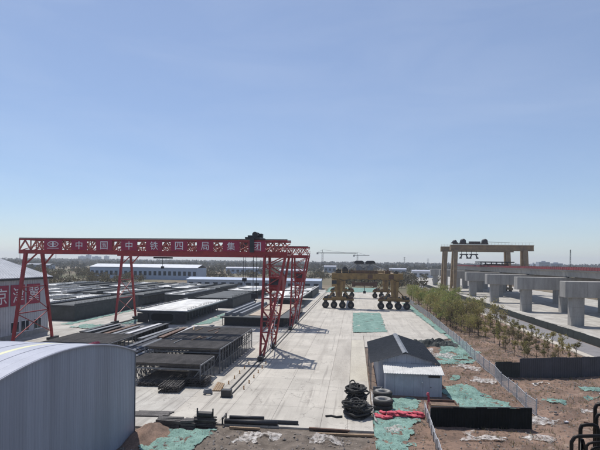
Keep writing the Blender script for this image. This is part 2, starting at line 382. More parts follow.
ys = [40.2, 46, 52, 57, 64.5, 72, 79.5, 87]
for a, b_ in zip(xs, xs[1:]):
    for c, d in zip(ys, ys[1:]): slab(a, b_, c, d, (M_concy if a == -.5 else (M_concd if a == -2.8 else None)) if 57 <= c < 87 else None)
ys2 = list(np.arange(92, 233, 10.0)); xs2 = [-14.2, -11.6, -7.2, -2.8, -.5, 1.7, 6.8, 12.2, 17.6]
for a, b_ in zip(xs2, xs2[1:]):
    for c, d in zip(ys2, ys2[1:]): slab(a, b_, c, d)
for a, b_ in zip(xs, xs[1:]): slab(a, b_, 87, 92)
MB().prism([(1.75, 80), (6.8, 80.5), (17.5, 91.9), (1.75, 91.9)], 'z', -.3, 0).build('slab', M_conc, yard)
st = MB().box(-130, -16.53, 38.6, 240, -.35, -.012).build('storage_pavement', M_conc2); struct(st)
st2 = MB().box(-16.48, -14.23, 92.05, 240, -.35, -.02).build('storage_pavement_strip', M_conc2); struct(st2)

# road, kerb, pavement under the viaduct
struct(MB().box(36.2, 41.3, 40, 420, -.4, -.05).build('road', M_asph))
kb = bpy.data.objects.new('kerb', None); COL.objects.link(kb); struct(kb)
kme = MB().box(-.65, .65, -1.98, 1.98, -.3, .10).mesh('kerb_stone', M_kerb)
for i in range(60): obj('kerb_stone', kme, kb, (35.5, 62 + i * 4, 0))
struct(MB().box(42.2, 96, 60, 600, -.4, -.03).build('viaduct_pavement', M_conc2))

# ------------------------------------------------------------------ arched shed, near left
AC, AHW, AE, AR = 27.0, 9.8, 6.65, 1.8
def arch(y): return AE + AR * (1 - ((y - AC) / AHW) ** 2)
ash = thing('arched_shed', (-17.5, AC, -.16), 'blue-grey corrugated sheet shed with a curved roof, cut by the left edge', 'shed')
npan = 20; pw = 2 * AHW / npan
for i in range(npan):
    y0 = -AHW + i * pw + .004; mb = MB(); pr = []
    nr = 4; rw = (pw - .008) / nr
    for k in range(nr):
        a = y0 + k * rw
        pr += [(a, 0), (a + rw * .62, 0), (a + rw * .70, .014), (a + rw * .92, .014)]
    pr.append((y0 + pw - .008, 0))
    top = []; bot = []
    for (y, dx) in pr: bot.append((dx, y, 0)); top.append((dx, y, arch(min(max(y + AC, AC - AHW), AC + AHW)) + .16))
    for k in range(len(pr) - 1): mb.poly([bot[k], bot[k + 1], top[k + 1], top[k]])
    mb.poly([(-.05, y0, 0), (-.05, y0 + pw - .008, 0), (-.05, y0 + pw - .008, top[-1][2]), (-.05, y0, top[0][2])])
    mb.build('wall_panel', M_wall, ash)
MB().box(-30, -.06, AHW - .15, AHW - .02, 0, AE + .12).build('side_wall', M_wall, ash)
def roof_strip(x0, x1, lift, mat, name, lo=-AHW - .25, hi=AHW + .25, n_=36):
    mb = MB(); P = []
    for k in range(n_ + 1):
        y = lo + (hi - lo) * k / n_; P.append((y, arch(y + AC) + .19 + lift))
    for k in range(n_):
        (ya, za), (yb, zb) = P[k], P[k + 1]
        mb.poly([(x0, ya, za), (x1, ya, za), (x1, yb, zb), (x0, yb, zb)])
        mb.poly([(x1, ya, za), (x1, ya, za - .07), (x1, yb, zb - .07), (x1, yb, zb)])
    return mb.build(name, mat, ash)
x = .14
for i in range(30):
    wpan = .95
    mat = M_yel if i in (3,) else M_roofm
    wpan = .38 if i == 3 else .95
    roof_strip(x - wpan + .004, x - .004, 0, mat, 'skylight' if i == 3 else 'roof_panel'); 
    mb = MB()
    x -= wpan
    if i % 3 == 1: seam = roof_strip(x - .02, x + .02, .022, M_roofm, 'roof_seam')
tb = []
for k in range(41):
    y = -AHW - .02 + (2 * AHW + .04) * k / 40; tb.append((.06, y, arch(y + AC) + .17))
MB().tube(tb, .05, 5).build('edge_trim', M_roofm, ash)
MB().box(-.06, .07, AHW - .0, AHW + .07, 0, AE + .16).build('corner_trim', M_steel, ash)

# ------------------------------------------------------------------ long shed with the big characters
lsx, ly0, ly1, lez = -58.8, 50.0, 86.6, 10.75
lsh = thing('long_shed', (lsx, 68, -.16), 'pale long shed with red character boards on its wall behind the red crane leg', 'shed')
for i in range(20):
    a = ly0 - 68 + i * (ly1 - ly0) / 20; w = (ly1 - ly0) / 20 - .02; mb = MB(); k0 = a
    mb.box(-.1, 0, a, a + w, 0, lez)
    for q in range(3): mb.box(-.001, .05, a + w * (.15 + .3 * q), a + w * (.25 + .3 * q), 0.02, lez - .02)
    mb.build('wall_panel', M_pale, lsh)
MB().box(-30, -.11, ly1 - 68 - .2, ly1 - 68, 0, lez).build('end_wall', M_pale, lsh)
MB().poly([(-.1, ly1 - 68.05, lez), (-30, ly1 - 68.05, lez), (-30, ly1 - 68.05, lez + 8.9)]).build('gable', M_pale, lsh)
for i in range(10):
    a = ly0 - 68 - .5 + i * (ly1 - ly0 + 1) / 10; w = (ly1 - ly0 + 1) / 10 - .03
    mb = MB(); sl = .30
    mb.prism([(.55, lez - .1), (-30, lez - .1 + 30.55 * sl), (-30, lez + .02 + 30.55 * sl), (.55, lez + .02)], 'y', a, a + w)
    for q in range(6):
        yq = a + w * (q + .5) / 6
        mb.bar((.54, yq, lez + .05), (-30, yq, lez + .05 + 30.54 * sl), .06, .08)
    mb.build('roof_panel', M_roofw, lsh)
MB().box(.02, .56, ly0 - 68.5, ly1 - 67.5, lez - .42, lez - .12).build('eave_shade_strip', M_dark, lsh)  # dark strip standing in for the shade under the roof edge
MB().box(.0, .16, ly0 - 68, ly1 - 67.98, 0, .9).build('plinth', M_pier, lsh)
for ch, yc in (('京', 73.9), ('津', 78.0), ('冀', 82.1)):
    p = MB().box(.06, .16, yc - 68 - 1.75, yc - 68 + 1.75, 5.9, 9.5).build('character_board', M_sign, lsh)
    me = text_mesh(ch, 2.7, M_white); o = obj('character', me, p, (.18, yc - 68, 7.7)); o.rotation_euler.z = math.pi / 2
for yc in (70.2, 72.8, 77.4, 80.0, 83.4):
    w = MB().box(.02, .10, yc - 68 - .9, yc - 68 + .9, 1.2, 3.0).build('window', M_win, lsh)
    MB().box(.085, .13, yc - 68 - .04, yc - 68 + .04, 1.2, 3.0).box(.085, .13, yc - 68 - .98, yc - 68 + .98, 3.0, 3.1).box(.085, .16, yc - 68 - 1, yc - 68 + 1, 1.08, 1.2).build('frame', M_white, w)

# ------------------------------------------------------------------ red gantry cranes
def truss(mb, mb2, x0, x1, y, z0, z1, nb, ct, cb, wd, off=0):
    mb.box(x0, x1, y - .18, y + .18, z0, z0 + cb)
    mb.box(x0, x1, y - .16, y + .16, z1 - ct, z1)
    L = (x1 - x0) / nb
    for k in range(nb):
        a, c = x0 + k * L, x0 + (k + 1) * L; mid = (a + c) / 2
        mb2.bar((a, y, z0 + cb), (mid, y, z1 - ct), wd, wd * .9); mb2.bar((mid, y, z1 - ct), (c, y, z0 + cb), wd, wd * .9)
        mb2.bar((a, y, z0 + cb), (a, y, z1 - ct), wd * .7)
def red_crane(yc, sign, label, tx, hook_z, under):
    XL, XR, X0, X1 = -51.2, -13.0, -52.3, -9.9; Z0, Z1 = 14.75, 17.1; HW = 2.0
    t = thing('gantry_crane', (-32, yc, 0), label, 'gantry crane', 'red truss gantry cranes over the beam yard')
    dx = 32
    for k, sy in enumerate((-1, 1)):
        mb, mb2 = MB(), MB(); truss(mb, mb2, X0 + dx, X1 + dx, sy * HW, Z0, Z1, 22, .26, .62, .2)
        g = mb.build('truss_girder', M_red, t); mb2.build('bracing', M_brace, g)
    mb = MB()
    for k in range(23):
        xx = X0 + dx + .1 + k * (X1 - X0 - .2) / 22
        mb.box(xx - .09, xx + .09, -HW + .2, HW - .2, Z0 + .05, Z0 + .35); mb.box(xx - .07, xx + .07, -HW + .2, HW - .2, Z1 - .2, Z1 - .04)
        if k < 22:
            xn = xx + (X1 - X0 - .2) / 22; mb.bar((xx, -HW + .2, Z1 - .12), (xn, HW - .2, Z1 - .12), .12)
            mb.bar((xx, -HW + .2, Z0 + .5), (xn, HW - .2, Z1 - .4), .12)
    mb.build('cross_frames', M_red2, t)
    MB().box(X0 + dx, X1 + dx, HW + .25, HW + 1.1, Z0 + .45, Z0 + .52).build('walkway', M_red, t)
    rl = MB()
    for zz in (.55, 1.05): rl.bar((X0 + dx, HW + 1.08, Z0 + .5 + zz), (X1 + dx, HW + 1.08, Z0 + .5 + zz), .05)
    for k in range(30): xx = X0 + dx + .1 + k * (X1 - X0 - .2) / 29; rl.bar((xx, HW + 1.08, Z0 + .5), (xx, HW + 1.08, Z0 + 1.6), .05)
    rl.build('handrail', M_red2, t)
    MB().box(X0 + dx, X1 + dx, -HW - .06, -HW + .06, Z1 + .02, Z1 + .14).box(X0 + dx, X1 + dx, HW - .06, HW + .06, Z1 + .02, Z1 + .14).build('trolley_rail', M_dark, t)
    # left, slender legs
    lx = XL + dx
    for sy in (-1, 1):
        top = Vector((lx, sy * HW, Z0 + .1)); ft = Vector((lx, sy * 4.8, .65))
        l_ = MB().bar(ft, top, .36, .36, .46, .46).build('leg', M_red, t)
        mb = MB(); kn = top.lerp(ft, .14); mb.bar(kn, (lx + 1.9, sy * HW, Z0 + .05), .2); mb.build('knee_brace', M_red, l_)
    mb = MB()
    A = lambda s, f: Vector((lx, s * (4.8 + (HW - 4.8) * f), .95 + (Z0 - .95) * f))
    for f in (.33, .62): mb.bar(A(-1, f), A(1, f), .16)
    for f0, f1 in ((.05, .33), (.33, .62)): mb.bar(A(-1, f0), A(1, f1), .11); mb.bar(A(1, f0), A(-1, f1), .11)
    mb.build('leg_bracing', M_red, t)
    # right, lattice legs, broad above and narrow below
    rx = XR + dx
    for sy in (-1, 1):
        mb = MB(); mb2 = MB(); c = []
        for s in (0, 1):
            for e in (-1, 1):
                c.append((Vector((rx - .22 + s * .5, sy * 4.8 + e * .25, .65)), Vector((rx - .25 + s * 3.1, sy * (HW) + e * .35, Z0 + .1))))
        for p, q in c: mb.bar(p, q, .20, .20, .26, .26)
        lg = mb.build('leg', M_red, t)
        nb = 9
        for k in range(nb):
            f, f2 = k / nb, (k + 1) / nb
            for (i, j) in ((0, 2), (1, 3), (0, 1), (2, 3)):
                p, q = c[i], c[j]
                if k % 2: p, q = q, p
                mb2.bar(p[0].lerp(p[1], f), q[0].lerp(q[1], f2), .10); mb2.bar(p[0].lerp(p[1], f2), q[0].lerp(q[1], f2), .08)
        mb2.build('lattice', M_red2, lg)
    mb = MB()
    B = lambda s, f, o=0: Vector((rx + .1 + o + 1.2 * f, s * (4.8 + (HW - 4.8) * f), .95 + (Z0 - .95) * f))
    for f in (.30, .58, .8): mb.bar(B(-1, f), B(1, f), .2)
    for f0, f1 in ((.02, .30), (.30, .58), (.58, .8)): mb.bar(B(-1, f0), B(1, f1), .12); mb.bar(B(1, f0), B(-1, f1), .12)
    mb.build('leg_bracing', M_red, t)
    # sills and bogies
    for xx in (lx, rx):
        for sy in (-1, 1):
            b_ = MB().box(xx - .32, xx + .32, sy * 5.0 - 1.25, sy * 5.0 + 1.25, .30, .72).build('bogie', M_dark, t)
            for e in (-.8, .8): MB().lathe([(0, -.14), (.27, -.14), (.30, -.1), (.30, .1), (.27, .14), (0, .14)], (xx, sy * 5.0 + e, .34), 'x', 14).build('wheel', M_dark, b_)
    # cabin, ladder
    cb = MB().box(rx + .3, rx + 2.3, -1.3, 1.1, 9.6, 11.7).build('cabin', M_red, t)
    MB().box(rx + .5, rx + 2.1, -1.33, -1.30, 10.5, 11.4).build('window', M_win, cb)
    ld = MB()
    for s in (-.22, .22): ld.bar((rx + .9 + s, -4.3, 1.0), (rx + 1.7 + s, -1.4, 9.6), .06)
    for k in range(20): f = k / 20; ld.bar((rx + .68 + .8 * f, -4.3 + 2.9 * f, 1.2 + 8.4 * f), (rx + 1.12 + .8 * f, -4.3 + 2.9 * f, 1.2 + 8.4 * f), .04)
    ld.build('ladder', M_white, t)
    # trolley with winch
    x_ = tx + dx
    tr = MB().box(x_ - 1.1, x_ + 1.1, -2.3, 2.3, Z1 + .16, Z1 + .42).box(x_ - .32, x_ + .32, -2.55, -2.40, Z0 + .5, Z1 + .3).build('trolley', M_dark, t)
    MB().lathe([(0, -1.5), (.42, -1.5), (.42, -1.4), (.3, -1.4), (.3, .2), (.42, .2), (.42, .3), (0, .3)], (x_ + .35, -.6, Z1 + .8), 'y', 16).build('winch_drum', M_dark, tr)
    MB().box(x_ - .2, x_ + .9, .5, 1.6, Z1 + .42, Z1 + 1.1).box(x_ - 1.0, x_ - .4, -.9, .8, Z1 + .42, Z1 + .75).build('motor', M_dark, tr)
    cbm = MB()
    for ox in (-.22, .28): cbm.tube([(x_ + ox, -.3, hook_z + .7), (x_ + ox, -.3, Z1 + .2)], .045, 5)
    cbm.build('hoist_rope', M_dark, tr)
    hk = MB().box(x_ - .45, x_ + .5, -.5, -.1, hook_z, hook_z + .75)
    hk.tube([(x_ + .02, -.3, hook_z), (x_ + .02, -.3, hook_z - .25), (x_ + .22, -.3, hook_z - .42), (x_ + .3, -.3, hook_z - .25)], .08, 6)
    hk.build('hook_block', M_dark, tr)
    if under:
        ux = under + dx
        u = MB().box(ux - 1.6, ux + 1.6, -1.6, 1.6, Z0 - .45, Z0 - .1).build('underslung_hoist', M_dark, t)
        MB().tube([(ux, -.3, Z0 - 2.2), (ux, -.3, Z0 - .4)], .05, 5).box(ux - .3, ux + .3, -.5, -.1, Z0 - 2.7, Z0 - 2.15).build('hook_block', M_dark, u)
    if sign:
        cx = [atY(p, 247, yc - HW - .3).x for p in (53, 79, 104, 129, 154, 179, 205, 231, 257)]
        for k, ch in enumerate(' 中国中铁四局集团'):
            xx = cx[k] + dx; w = 1.28 if k else 1.5
            p = MB().box(xx - w, xx + w, -HW - .30, -HW - .22, Z0 + .62, Z1 - .20).build('character_board', M_sign, t)
            zc = (Z0 + .62 + Z1 - .2) / 2
            if k: obj('character', text_mesh(ch, 1.22, M_white), p, (xx, -HW - .31, zc))
            else:
                e = MB(); e.tube([(xx + .85 * math.cos(a), -HW - .32, zc + .12 + .40 * math.sin(a)) for a in np.linspace(0, 2 * math.pi, 28, endpoint=False)], .06, 6, closed=True)
                e.box(xx - .55, xx + .55, -HW - .34, -HW - .3, zc + .07, zc + .19).box(xx - .12, xx + .12, -HW - .335, -HW - .3, zc - .24, zc + .48)
                e.build('emblem', M_white, p)
                MB().box(xx - .95, xx + .95, -HW - .34, -HW - .3, zc - .56, zc - .47).build('emblem_line', M_white, p)
    return t
red_crane(71.7, True, 'nearer red truss gantry crane carrying white characters along its girder', -15.1, 8.3, None)
red_crane(103.0, False, 'farther red truss gantry crane without characters, mostly hidden behind the nearer one', -24.0, 9.5, -42.6)

# crane rails with end stops
def crane_rail(x, y0, y1, label):
    t = thing('crane_rail', (x, y0, 0), label, 'rail', 'rails of the red cranes')
    for s in (-.33, .33): MB().box(s - .045, s + .045, 0, y1 - y0, .0, .13).build('rail', M_dark, t)
    e = MB().box(-.52, .52, -.7, -.02, 0, .75).box(-.4, .4, -.02, .2, .25, .55).box(-.6, .6, -.8, .1, 0, .08).build('end_stop', M_dark, t); bevel(e, .05)
    return t
crane_rail(-13.0, 48.6, 232, 'rail pair with black end stop running beside the rebar platform under right crane legs')
crane_rail(-51.2, 50.0, 232, 'rail pair under the left crane legs near the pale long shed')
pegn = ['nearest', 'second', 'third', 'fourth', 'fifth', 'sixth']
for side, x in (('left', -14.1), ('right', -11.9)):
    for k in range(6):
        y = 50.6 + k * 2.6 + (.7 if side == 'right' else 0)
        o = MB().box(-.05, .05, -.04, .04, 0, .34).box(-.09, .09, -.06, .06, 0, .05).box(-.065, .065, -.05, .05, .3, .37).build('marker_post', M_orange, loc=(x, y, 0))
        tag(o, 'small orange marker post %s of the rail pair, %s from the black end stop' % (side, pegn[k]), 'post', 'orange posts along the crane rail')

# ------------------------------------------------------------------ precast box girders
def girder_meshes(L, kind):
    W2, bw, H = 5.8, 3.0, 2.9
    s = []
    body = MB(); prof = [(-bw, .35), (bw, .35), (bw + .35, H - .75), (W2, H - .28), (W2, H - .03), (-W2, H - .03), (-W2, H - .28), (-bw - .35, H - .75)]
    body.prism(prof, 'y', 0, L)
    deck = MB(); deck.box(-W2 - .02, W2 + .02, -.02, L + .02, H - .03, H + .06)
    for sx in (-1, 1): deck.box(sx * W2 - .14, sx * W2 + .14, 0, L, H + .06, H + .32)
    R2 = random.Random(int(L * 10) + kind)
    for k in range(7): deck.box(R2.uniform(-4, 3), R2.uniform(3.2, 5), 2 + k * (L - 4) / 7, 2.3 + k * (L - 4) / 7, H + .06, H + .09)
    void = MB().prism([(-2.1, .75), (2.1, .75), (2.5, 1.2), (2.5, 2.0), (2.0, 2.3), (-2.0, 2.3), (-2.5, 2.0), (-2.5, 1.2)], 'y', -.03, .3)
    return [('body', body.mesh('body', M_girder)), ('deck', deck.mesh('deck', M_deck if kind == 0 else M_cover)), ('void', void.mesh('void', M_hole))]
GM = [girder_meshes(32, 0), girder_meshes(32, 1)]
sb_ = MB(); Rb = random.Random(8)
for sx in (-1, 1):
    for q in range(52):
        yq = .4 + q * .6; sb_.bar((sx * 5.55, yq, 2.9), (sx * 5.55 + Rb.uniform(-.1, .1), yq + Rb.uniform(-.1, .1), 2.95 + Rb.uniform(.35, .75)), .06)
for q in range(26):
    xq = -5.3 + q * .42; sb_.bar((xq, .05, 2.75), (xq + Rb.uniform(-.05, .05), -.55 + Rb.uniform(-.2, .2), 2.8 + Rb.uniform(-.1, .15)), .06)
starter_me = sb_.mesh('starter_bars', M_rebar)
blk_me = MB().box(-.5, .5, 0, .9, 0, .36).mesh('bearing_block', M_pier)
R5 = random.Random(77)
cover_me = MB().box(-5.9, 5.9, -.1, 32.1, .15, 2.60).mesh('side_sheeting', M_cover)
lcol = ['first', 'second', 'third', 'fourth', 'fifth', 'sixth', 'seventh']
cols_ = [(-41.6, 'in line with the nearest girder'), (-22.0, 'beyond the dark casting bed'), (-54.6, 'in the narrow column behind the left crane leg')] + [(-66.0 - 9.2 * q, 'in the %s column left of the shed corner' % lcol[q]) for q in range(7)]
ordn = ['first', 'second', 'third', 'fourth']
for cx, cn in cols_:
    y = 100.4; k = 0; rows = []
    if cx == -22.0: y = 144
    if cx == -54.6: y = 142
    if cx < -70: y = 104
    while y < 200:
        rows.append(y); y += 38 if cx != -22 else 39
    for k, y in enumerate(rows):
        kind = 1 if (k * 2 + int(abs(cx))) % 5 in (1, 3) and not (cx == -41.6 and k == 0) else 0
        if cx == -41.6 and k == 0: lab = 'nearest precast box girder with pale deck and dark open end, below the red crane'
        else: lab = '%s box girder %s, %s deck' % (ordn[k], cn, ('pale', 'dark covered')[kind])
        t = thing('box_girder', (cx + (R5.uniform(-.5, .5) if cx < -50 else 0), y + (R5.uniform(-2, 2) if cx < -50 else 0), -.012), lab, 'girder', 'precast box girders stored in the yard')
        if cx < -50: t.scale = (.56, 1, 1.18)
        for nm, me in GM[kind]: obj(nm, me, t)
        stuff(obj('starter_bars', starter_me, t))
        for sx in (-1, 1):
            for yy in (1.2, 16, 30.4): obj('bearing_block', blk_me, t, (sx * 2.2, yy, 0))
        if not (cx == -41.6 and k == 0) and kind == 0:
            for q in range(R5.choice((2, 3, 4))):
                a = R5.uniform(.5, 24); xa = R5.uniform(-5.6, 1.5)
                MB().box(xa, xa + R5.uniform(2.5, 4.2), a, a + R5.uniform(4, 16), 2.96, 3.0 + R5.random() * .25).build('deck_cover', R5.choice((M_cover, M_cover, M_steel, M_girder)), t)
        if (k + int(abs(cx))) % 3 != 1 and not (cx == -41.6 and k == 0): obj('side_sheeting', cover_me, t)
        if cx == -41.6 and k == 0:
            for kk in range(15): MB().box(3.4, 3.55, 1 + kk * 2.1, 1.15 + kk * 2.1, .02, 2.3).build('prop', M_steel, t)
            for s in (-1, 1): MB().box(s * 4.3 - 1.2, s * 4.3 + 1.2, -.35, -.05, .3, 2.35).build('end_form', M_dark, t)

# casting bed right of it
t = thing('casting_bed', (-21.5, 100.5, 0), 'dark steel casting bed with sandy top and dark skirt behind the right crane legs', 'casting bed')
MB().box(-6.6, 6.4, 1.2, 31, .0, 1.7).build('bed_frame', M_dark, t)
MB().box(-7.2, 7.6, 0, 32.3, 1.7, 1.98).build('side_wings', M_cover, t)
MB().box(-1.5, 5.4, 2.5, 31, 1.98, 2.12).build('base_slab', pm('sandy_top', (.44, .37, .29), .9, (.30, .25, .20), .5, fine=.15), t)
for xx in (-6.2, -4.6, -3.0): 
    b_ = MB().prism([(xx - .45, 1.98), (xx + .45, 1.98), (xx + .3, 2.7), (xx - .3, 2.7)], 'y', 1.5, 31).build('side_form', M_steel, t)
for k in range(14):
    for xx in (-6.9, 7.2): MB().bar((xx, 1 + k * 2.3, 0), (xx, 1 + k * 2.3, 1.72), .14).build('prop', M_dark, t)
o = MB().prism([(-2.2, 0), (2.2, 0), (1.6, 1.0), (.2, 1.35), (-1.7, 1.1)], 'y', -3, 3).build('tarpaulin_pile', M_blue, loc=(-27.4, 136.5, -.012)); bevel(o, .25, 3)
tag(o, 'blue tarpaulin covering a pile behind the casting bed', 'tarpaulin')

# ------------------------------------------------------------------ rebar platforms in the foreground
def rebar_mat(mb, x0, x1, y0, y1, z, sx, sy, r=.035):
    x = x0
    while x <= x1: mb.box(x - r, x + r, y0, y1, z, z + r * 1.6); x += sx
    y = y0
    while y <= y1: mb.box(x0, x1, y - r, y + r, z + r * 1.5, z + r * 3); y += sy
def rebar_cage(loc, X, Y, Z, label, legs=True):
    t = thing('rebar_platform', loc, label, 'rebar cage')
    mb = MB(); rebar_mat(mb, 0, X, 0, Y, Z, .17, .20); stuff(mb.build('top_mesh', M_rebar, t))
    mb = MB(); rebar_mat(mb, .1, X - .1, .1, Y - .1, Z - .30, .21, .22); stuff(mb.build('lower_mesh', M_rebar, t))
    mb = MB(); rebar_mat(mb, 1.6, X - 1.6, .1, Y - .1, .35, .24, .3)
    for k in range(int(Y / .3)):
        for xx in (1.6, X - 1.6): mb.bar((xx, .1 + k * .3, .35), (xx + (-.5 if xx < 3 else .5), .1 + k * .3, Z - .2), .06)
    stuff(mb.build('web_mesh', M_rebar, t))
    for yy in np.linspace(Y * .02, Y * .98, 4): MB().box(0, X, yy - .06, yy + .06, Z - .62, Z - .46).build('cross_beam', M_steel, t)
    n_ = int(Y / 1.25)
    for k in range(n_ + 1):
        yy = .05 + k * (Y - .1) / n_
        for xx in (-.05, X + .05):
            mb = MB().bar((xx, yy, 0), (xx, yy, Z + .03), .12)
            s = -1 if xx < 1 else 1
            mb.bar((xx, yy, Z - .5), (xx - s * 1.2, yy, .4), .08); mb.box(xx - .15, xx + .15, yy - .15, yy + .15, 0, .04)
            mb.build('post', M_steel, t)
    for xx in (-.05, X + .05): MB().bar((xx, 0, 1.2), (xx, Y, 1.2), .07).bar((xx, 0, Z - .05), (xx, Y, Z - .05), .14).build('side_rail', M_steel, t)
    return t
rebar_cage((-26.2, 58.0, 0), 9.6, 18.6, 3.0, 'large raised dark rebar platform on steel posts beside the crane rail')
rebar_cage((-25.6, 51.7, 0), 8.6, 5.3, 2.35, 'smaller lower dark rebar platform in front of the large one')
rebar_cage((-47.5, 58.5, 0), 10.5, 19.5, 1.2, 'low dark rebar platform behind the arched shed')
for k in range(9):
    x0_, y0_ = -25.4 + R.uniform(0, 7.5), 58.6 + R.uniform(0, 14); L = R.uniform(1.5, 4.5); a = math.pi / 2 + R.gauss(0, .25)
    o = MB().bar((0, 0, .07), (L * math.cos(a), L * math.sin(a), .07), R.uniform(.07, .2), .1).build('loose_bar', (M_rust, M_timber, M_steel)[k % 3], loc=(x0_, y0_, 3.09)); tag(o, '%s loose %s lying on top of the large rebar platform' % (['first', 'second', 'third'][k // 3], ['rusty bar', 'timber plank', 'grey bar'][k % 3]), 'bar', 'loose pieces on the rebar platform')
# rebar bundles on the slab
for (x, y, w, L, h, rz, lab) in ((-19.4, 48.7, 2.3, 5.0, .75, .10, 'dark bundle of rebar offcuts left in front of the lower platform'), (-17.4, 51.4, 2.5, 1.9, .95, -.05, 'stack of dark rebar mats at the right front of the lower platform'), (-22.6, 50.9, 2.6, 1.5, .4, .05, 'flat dark rebar heap beside the arched shed corner')):
    t = thing('rebar_bundle', (x, y, 0), lab, 'rebar', rz=rz)
    for q in range(5):
        mb = MB()
        for k in range(26):
            a = R.uniform(-w / 2, w / 2); zz = h * (q + R.random()) / 5 + .03
            mb.bar((a, R.uniform(-.2, .15), zz), (a + R.uniform(-.2, .2), L - R.uniform(-.2, .4), zz + R.uniform(-.05, .06)), .05)
        for k in range(int(L / .35)):
            zz = h * (q + R.random()) / 5 + .03; mb.bar((-w / 2, k * .35 + .1, zz), (w / 2, k * .35 + .1 + R.uniform(-.1, .1), zz), .05)
        stuff(mb.build('rebar_layer', M_rebar, t))
# long formwork beams between the platforms and the girders
fcol = [('dark', M_dark), ('grey', M_steel), ('rusty', M_rust), ('pale grey', M_pale)]
ft = []
for k in range(13):
    x = -49.5 + k * 1.72; y0 = 80 + R.uniform(-2.5, 2.5) - (0 if k < 8 else 2); L = R.uniform(12, 16); nm, mt = fcol[[0, 1, 0, 2, 1, 0, 3, 0, 1, 0, 2, 3, 0][k]]
    h = R.uniform(.6, 1.15)
    t = thing('formwork_beam', (x, y0, -.012), '%s long formwork beam, %s from the left crane rail in the row' % (nm, ['first', 'second', 'third', 'fourth', 'fifth', 'sixth', 'seventh', 'eighth', 'ninth', 'tenth', 'eleventh', 'twelfth', 'thirteenth'][k]), 'beam', 'formwork beams laid out in the yard', rz=R.uniform(-.05, .05))
    MB().box(-.42, .42, 0, L, h, h + .1).build('top_flange', mt, t); MB().box(-.42, .42, 0, L, .14, .24).build('bottom_flange', mt, t)
    MB().box(-.05, .05, 0, L, .24, h).build('web', mt, t)
    for q in range(int(L / 1.5)): MB().box(-.38, .38, .2 + q * 1.5, .26 + q * 1.5, .24, h).build('stiffener', mt, t)
    MB().box(-.5, .5, .8, 1.1, 0, .14).box(-.5, .5, L - 1.2, L - .9, 0, .14).build('timber_pad', M_timber, t)
for k in range(6):
    x = -33.8 + k * 1.05; L = R.uniform(14, 18); y0 = 60 + R.uniform(-2, 3)
    t = thing('formwork_panel', (x, y0, -.012), '%s long steel side form, %s left of the large rebar platform' % (['grey', 'dark'][k % 2], ['sixth', 'fifth', 'fourth', 'third', 'second', 'first'][k]), 'formwork', 'side forms beside the rebar platform', rz=R.uniform(-.03, .03))
    MB().prism([(-.4, .1), (.35, .1), (.42, 1.0), (.1, 1.15), (-.2, .6)], 'y', 0, L).build('face_plate', [M_steel, M_dark][k % 2], t)
    for q in range(int(L / 1.6)): MB().box(-.48, .46, .3 + q * 1.6, .38 + q * 1.6, .1, .95).build('rib', M_dark, t)
    MB().box(-.5, .5, .6, .9, 0, .1).box(-.5, .5, L - 1, L - .7, 0, .1).build('timber_pad', M_timber, t)
o = MB().box(-.5, .5, -2, 2, 0, .04).prism([(-.5, .04), (.5, .04), (.3, .3), (-.35, .24)], 'y', -1.9, 1.9).build('pink_sheet', M_redbag, loc=(-38.5, 66.5, 1.34)); tag(o, 'pink cloth lying on the low dark rebar platform behind arched shed', 'cloth')

# ------------------------------------------------------------------ site shed beside the slab
t = thing('site_shed', (5.6, 54, -.14), 'small blue-grey site shed with dark gabled roof and pale lean-to roof in front', 'shed')
X0, X1, XR_, Y1 = -2.9, 3.2, 0.0, 12.8; EZ, RZ = 3.15, 4.25
def corr(mb, p0, p1, z0, z1a, z1b, n_out, nr):
    """ribbed sheet wall from p0 to p1 (x,y), top z from z1a to z1b"""
    p0 = Vector((*p0, 0)); p1 = Vector((*p1, 0)); d = p1 - p0; no = Vector((*n_out, 0))
    for k in range(nr):
        for (a, b_, o0, o1) in ((0, .6, 0, 0), (.6, .7, 0, .03), (.7, .9, .03, .03), (.9, 1, .03, 0)):
            fa, fb = (k + a) / nr, (k + b_) / nr
            q0 = p0 + d * fa + no * o0; q1 = p0 + d * fb + no * o1
            za, zb = z1a + (z1b - z1a) * fa, z1a + (z1b - z1a) * fb
            mb.poly([(q0.x, q0.y, z0), (q1.x, q1.y, z0), (q1.x, q1.y, zb), (q0.x, q0.y, za)])
for i in range(6):
    a, b_ = X0 + (X1 - X0) * i / 6, X0 + (X1 - X0) * (i + 1) / 6
    zz = lambda x: RZ - .10 - (RZ - EZ) * abs(x) / 3.7
    mb = MB(); corr(mb, (a, 0), (b_ - .01, 0), 0, zz(a), zz(b_), (0, -1), 5); mb.build('wall_panel', M_shedb, t)
for i in range(10):
    a, b_ = Y1 * i / 10, Y1 * (i + 1) / 10
    for xx, no in ((X0, (-1, 0)), (X1, (1, 0))):
        mb = MB(); corr(mb, (xx, a), (xx, b_ - .01), 0, EZ, EZ, no, 5); mb.build('wall_panel', M_shedb, t)
MB().poly([(X0, Y1, 0), (X1, Y1, 0), (X1, Y1, EZ), (0, Y1, RZ - .1), (X0, Y1, EZ)]).build('back_wall', M_shedb, t)
for s in (-1, 1):
    for i in range(9):
        a, b_ = -.4 + (Y1 + 1.2) * i / 9, -.4 + (Y1 + 1.2) * (i + 1) / 9
        xe = -3.85 if s < 0 else 3.75; ze = RZ - (RZ - EZ + .05) * abs(xe) / 3.7
        mb = MB(); mb.prism([(0, RZ), (xe, ze), (xe, ze - .06), (0, RZ - .06)], 'y', a, b_ - .015)
        for q in range(5):
            yq = a + (b_ - a) * (q + .5) / 5; mb.bar((0, yq, RZ + .02), (xe, yq, ze + .02), .05, .05)
        mb.build('roof_panel', M_shedr, t)
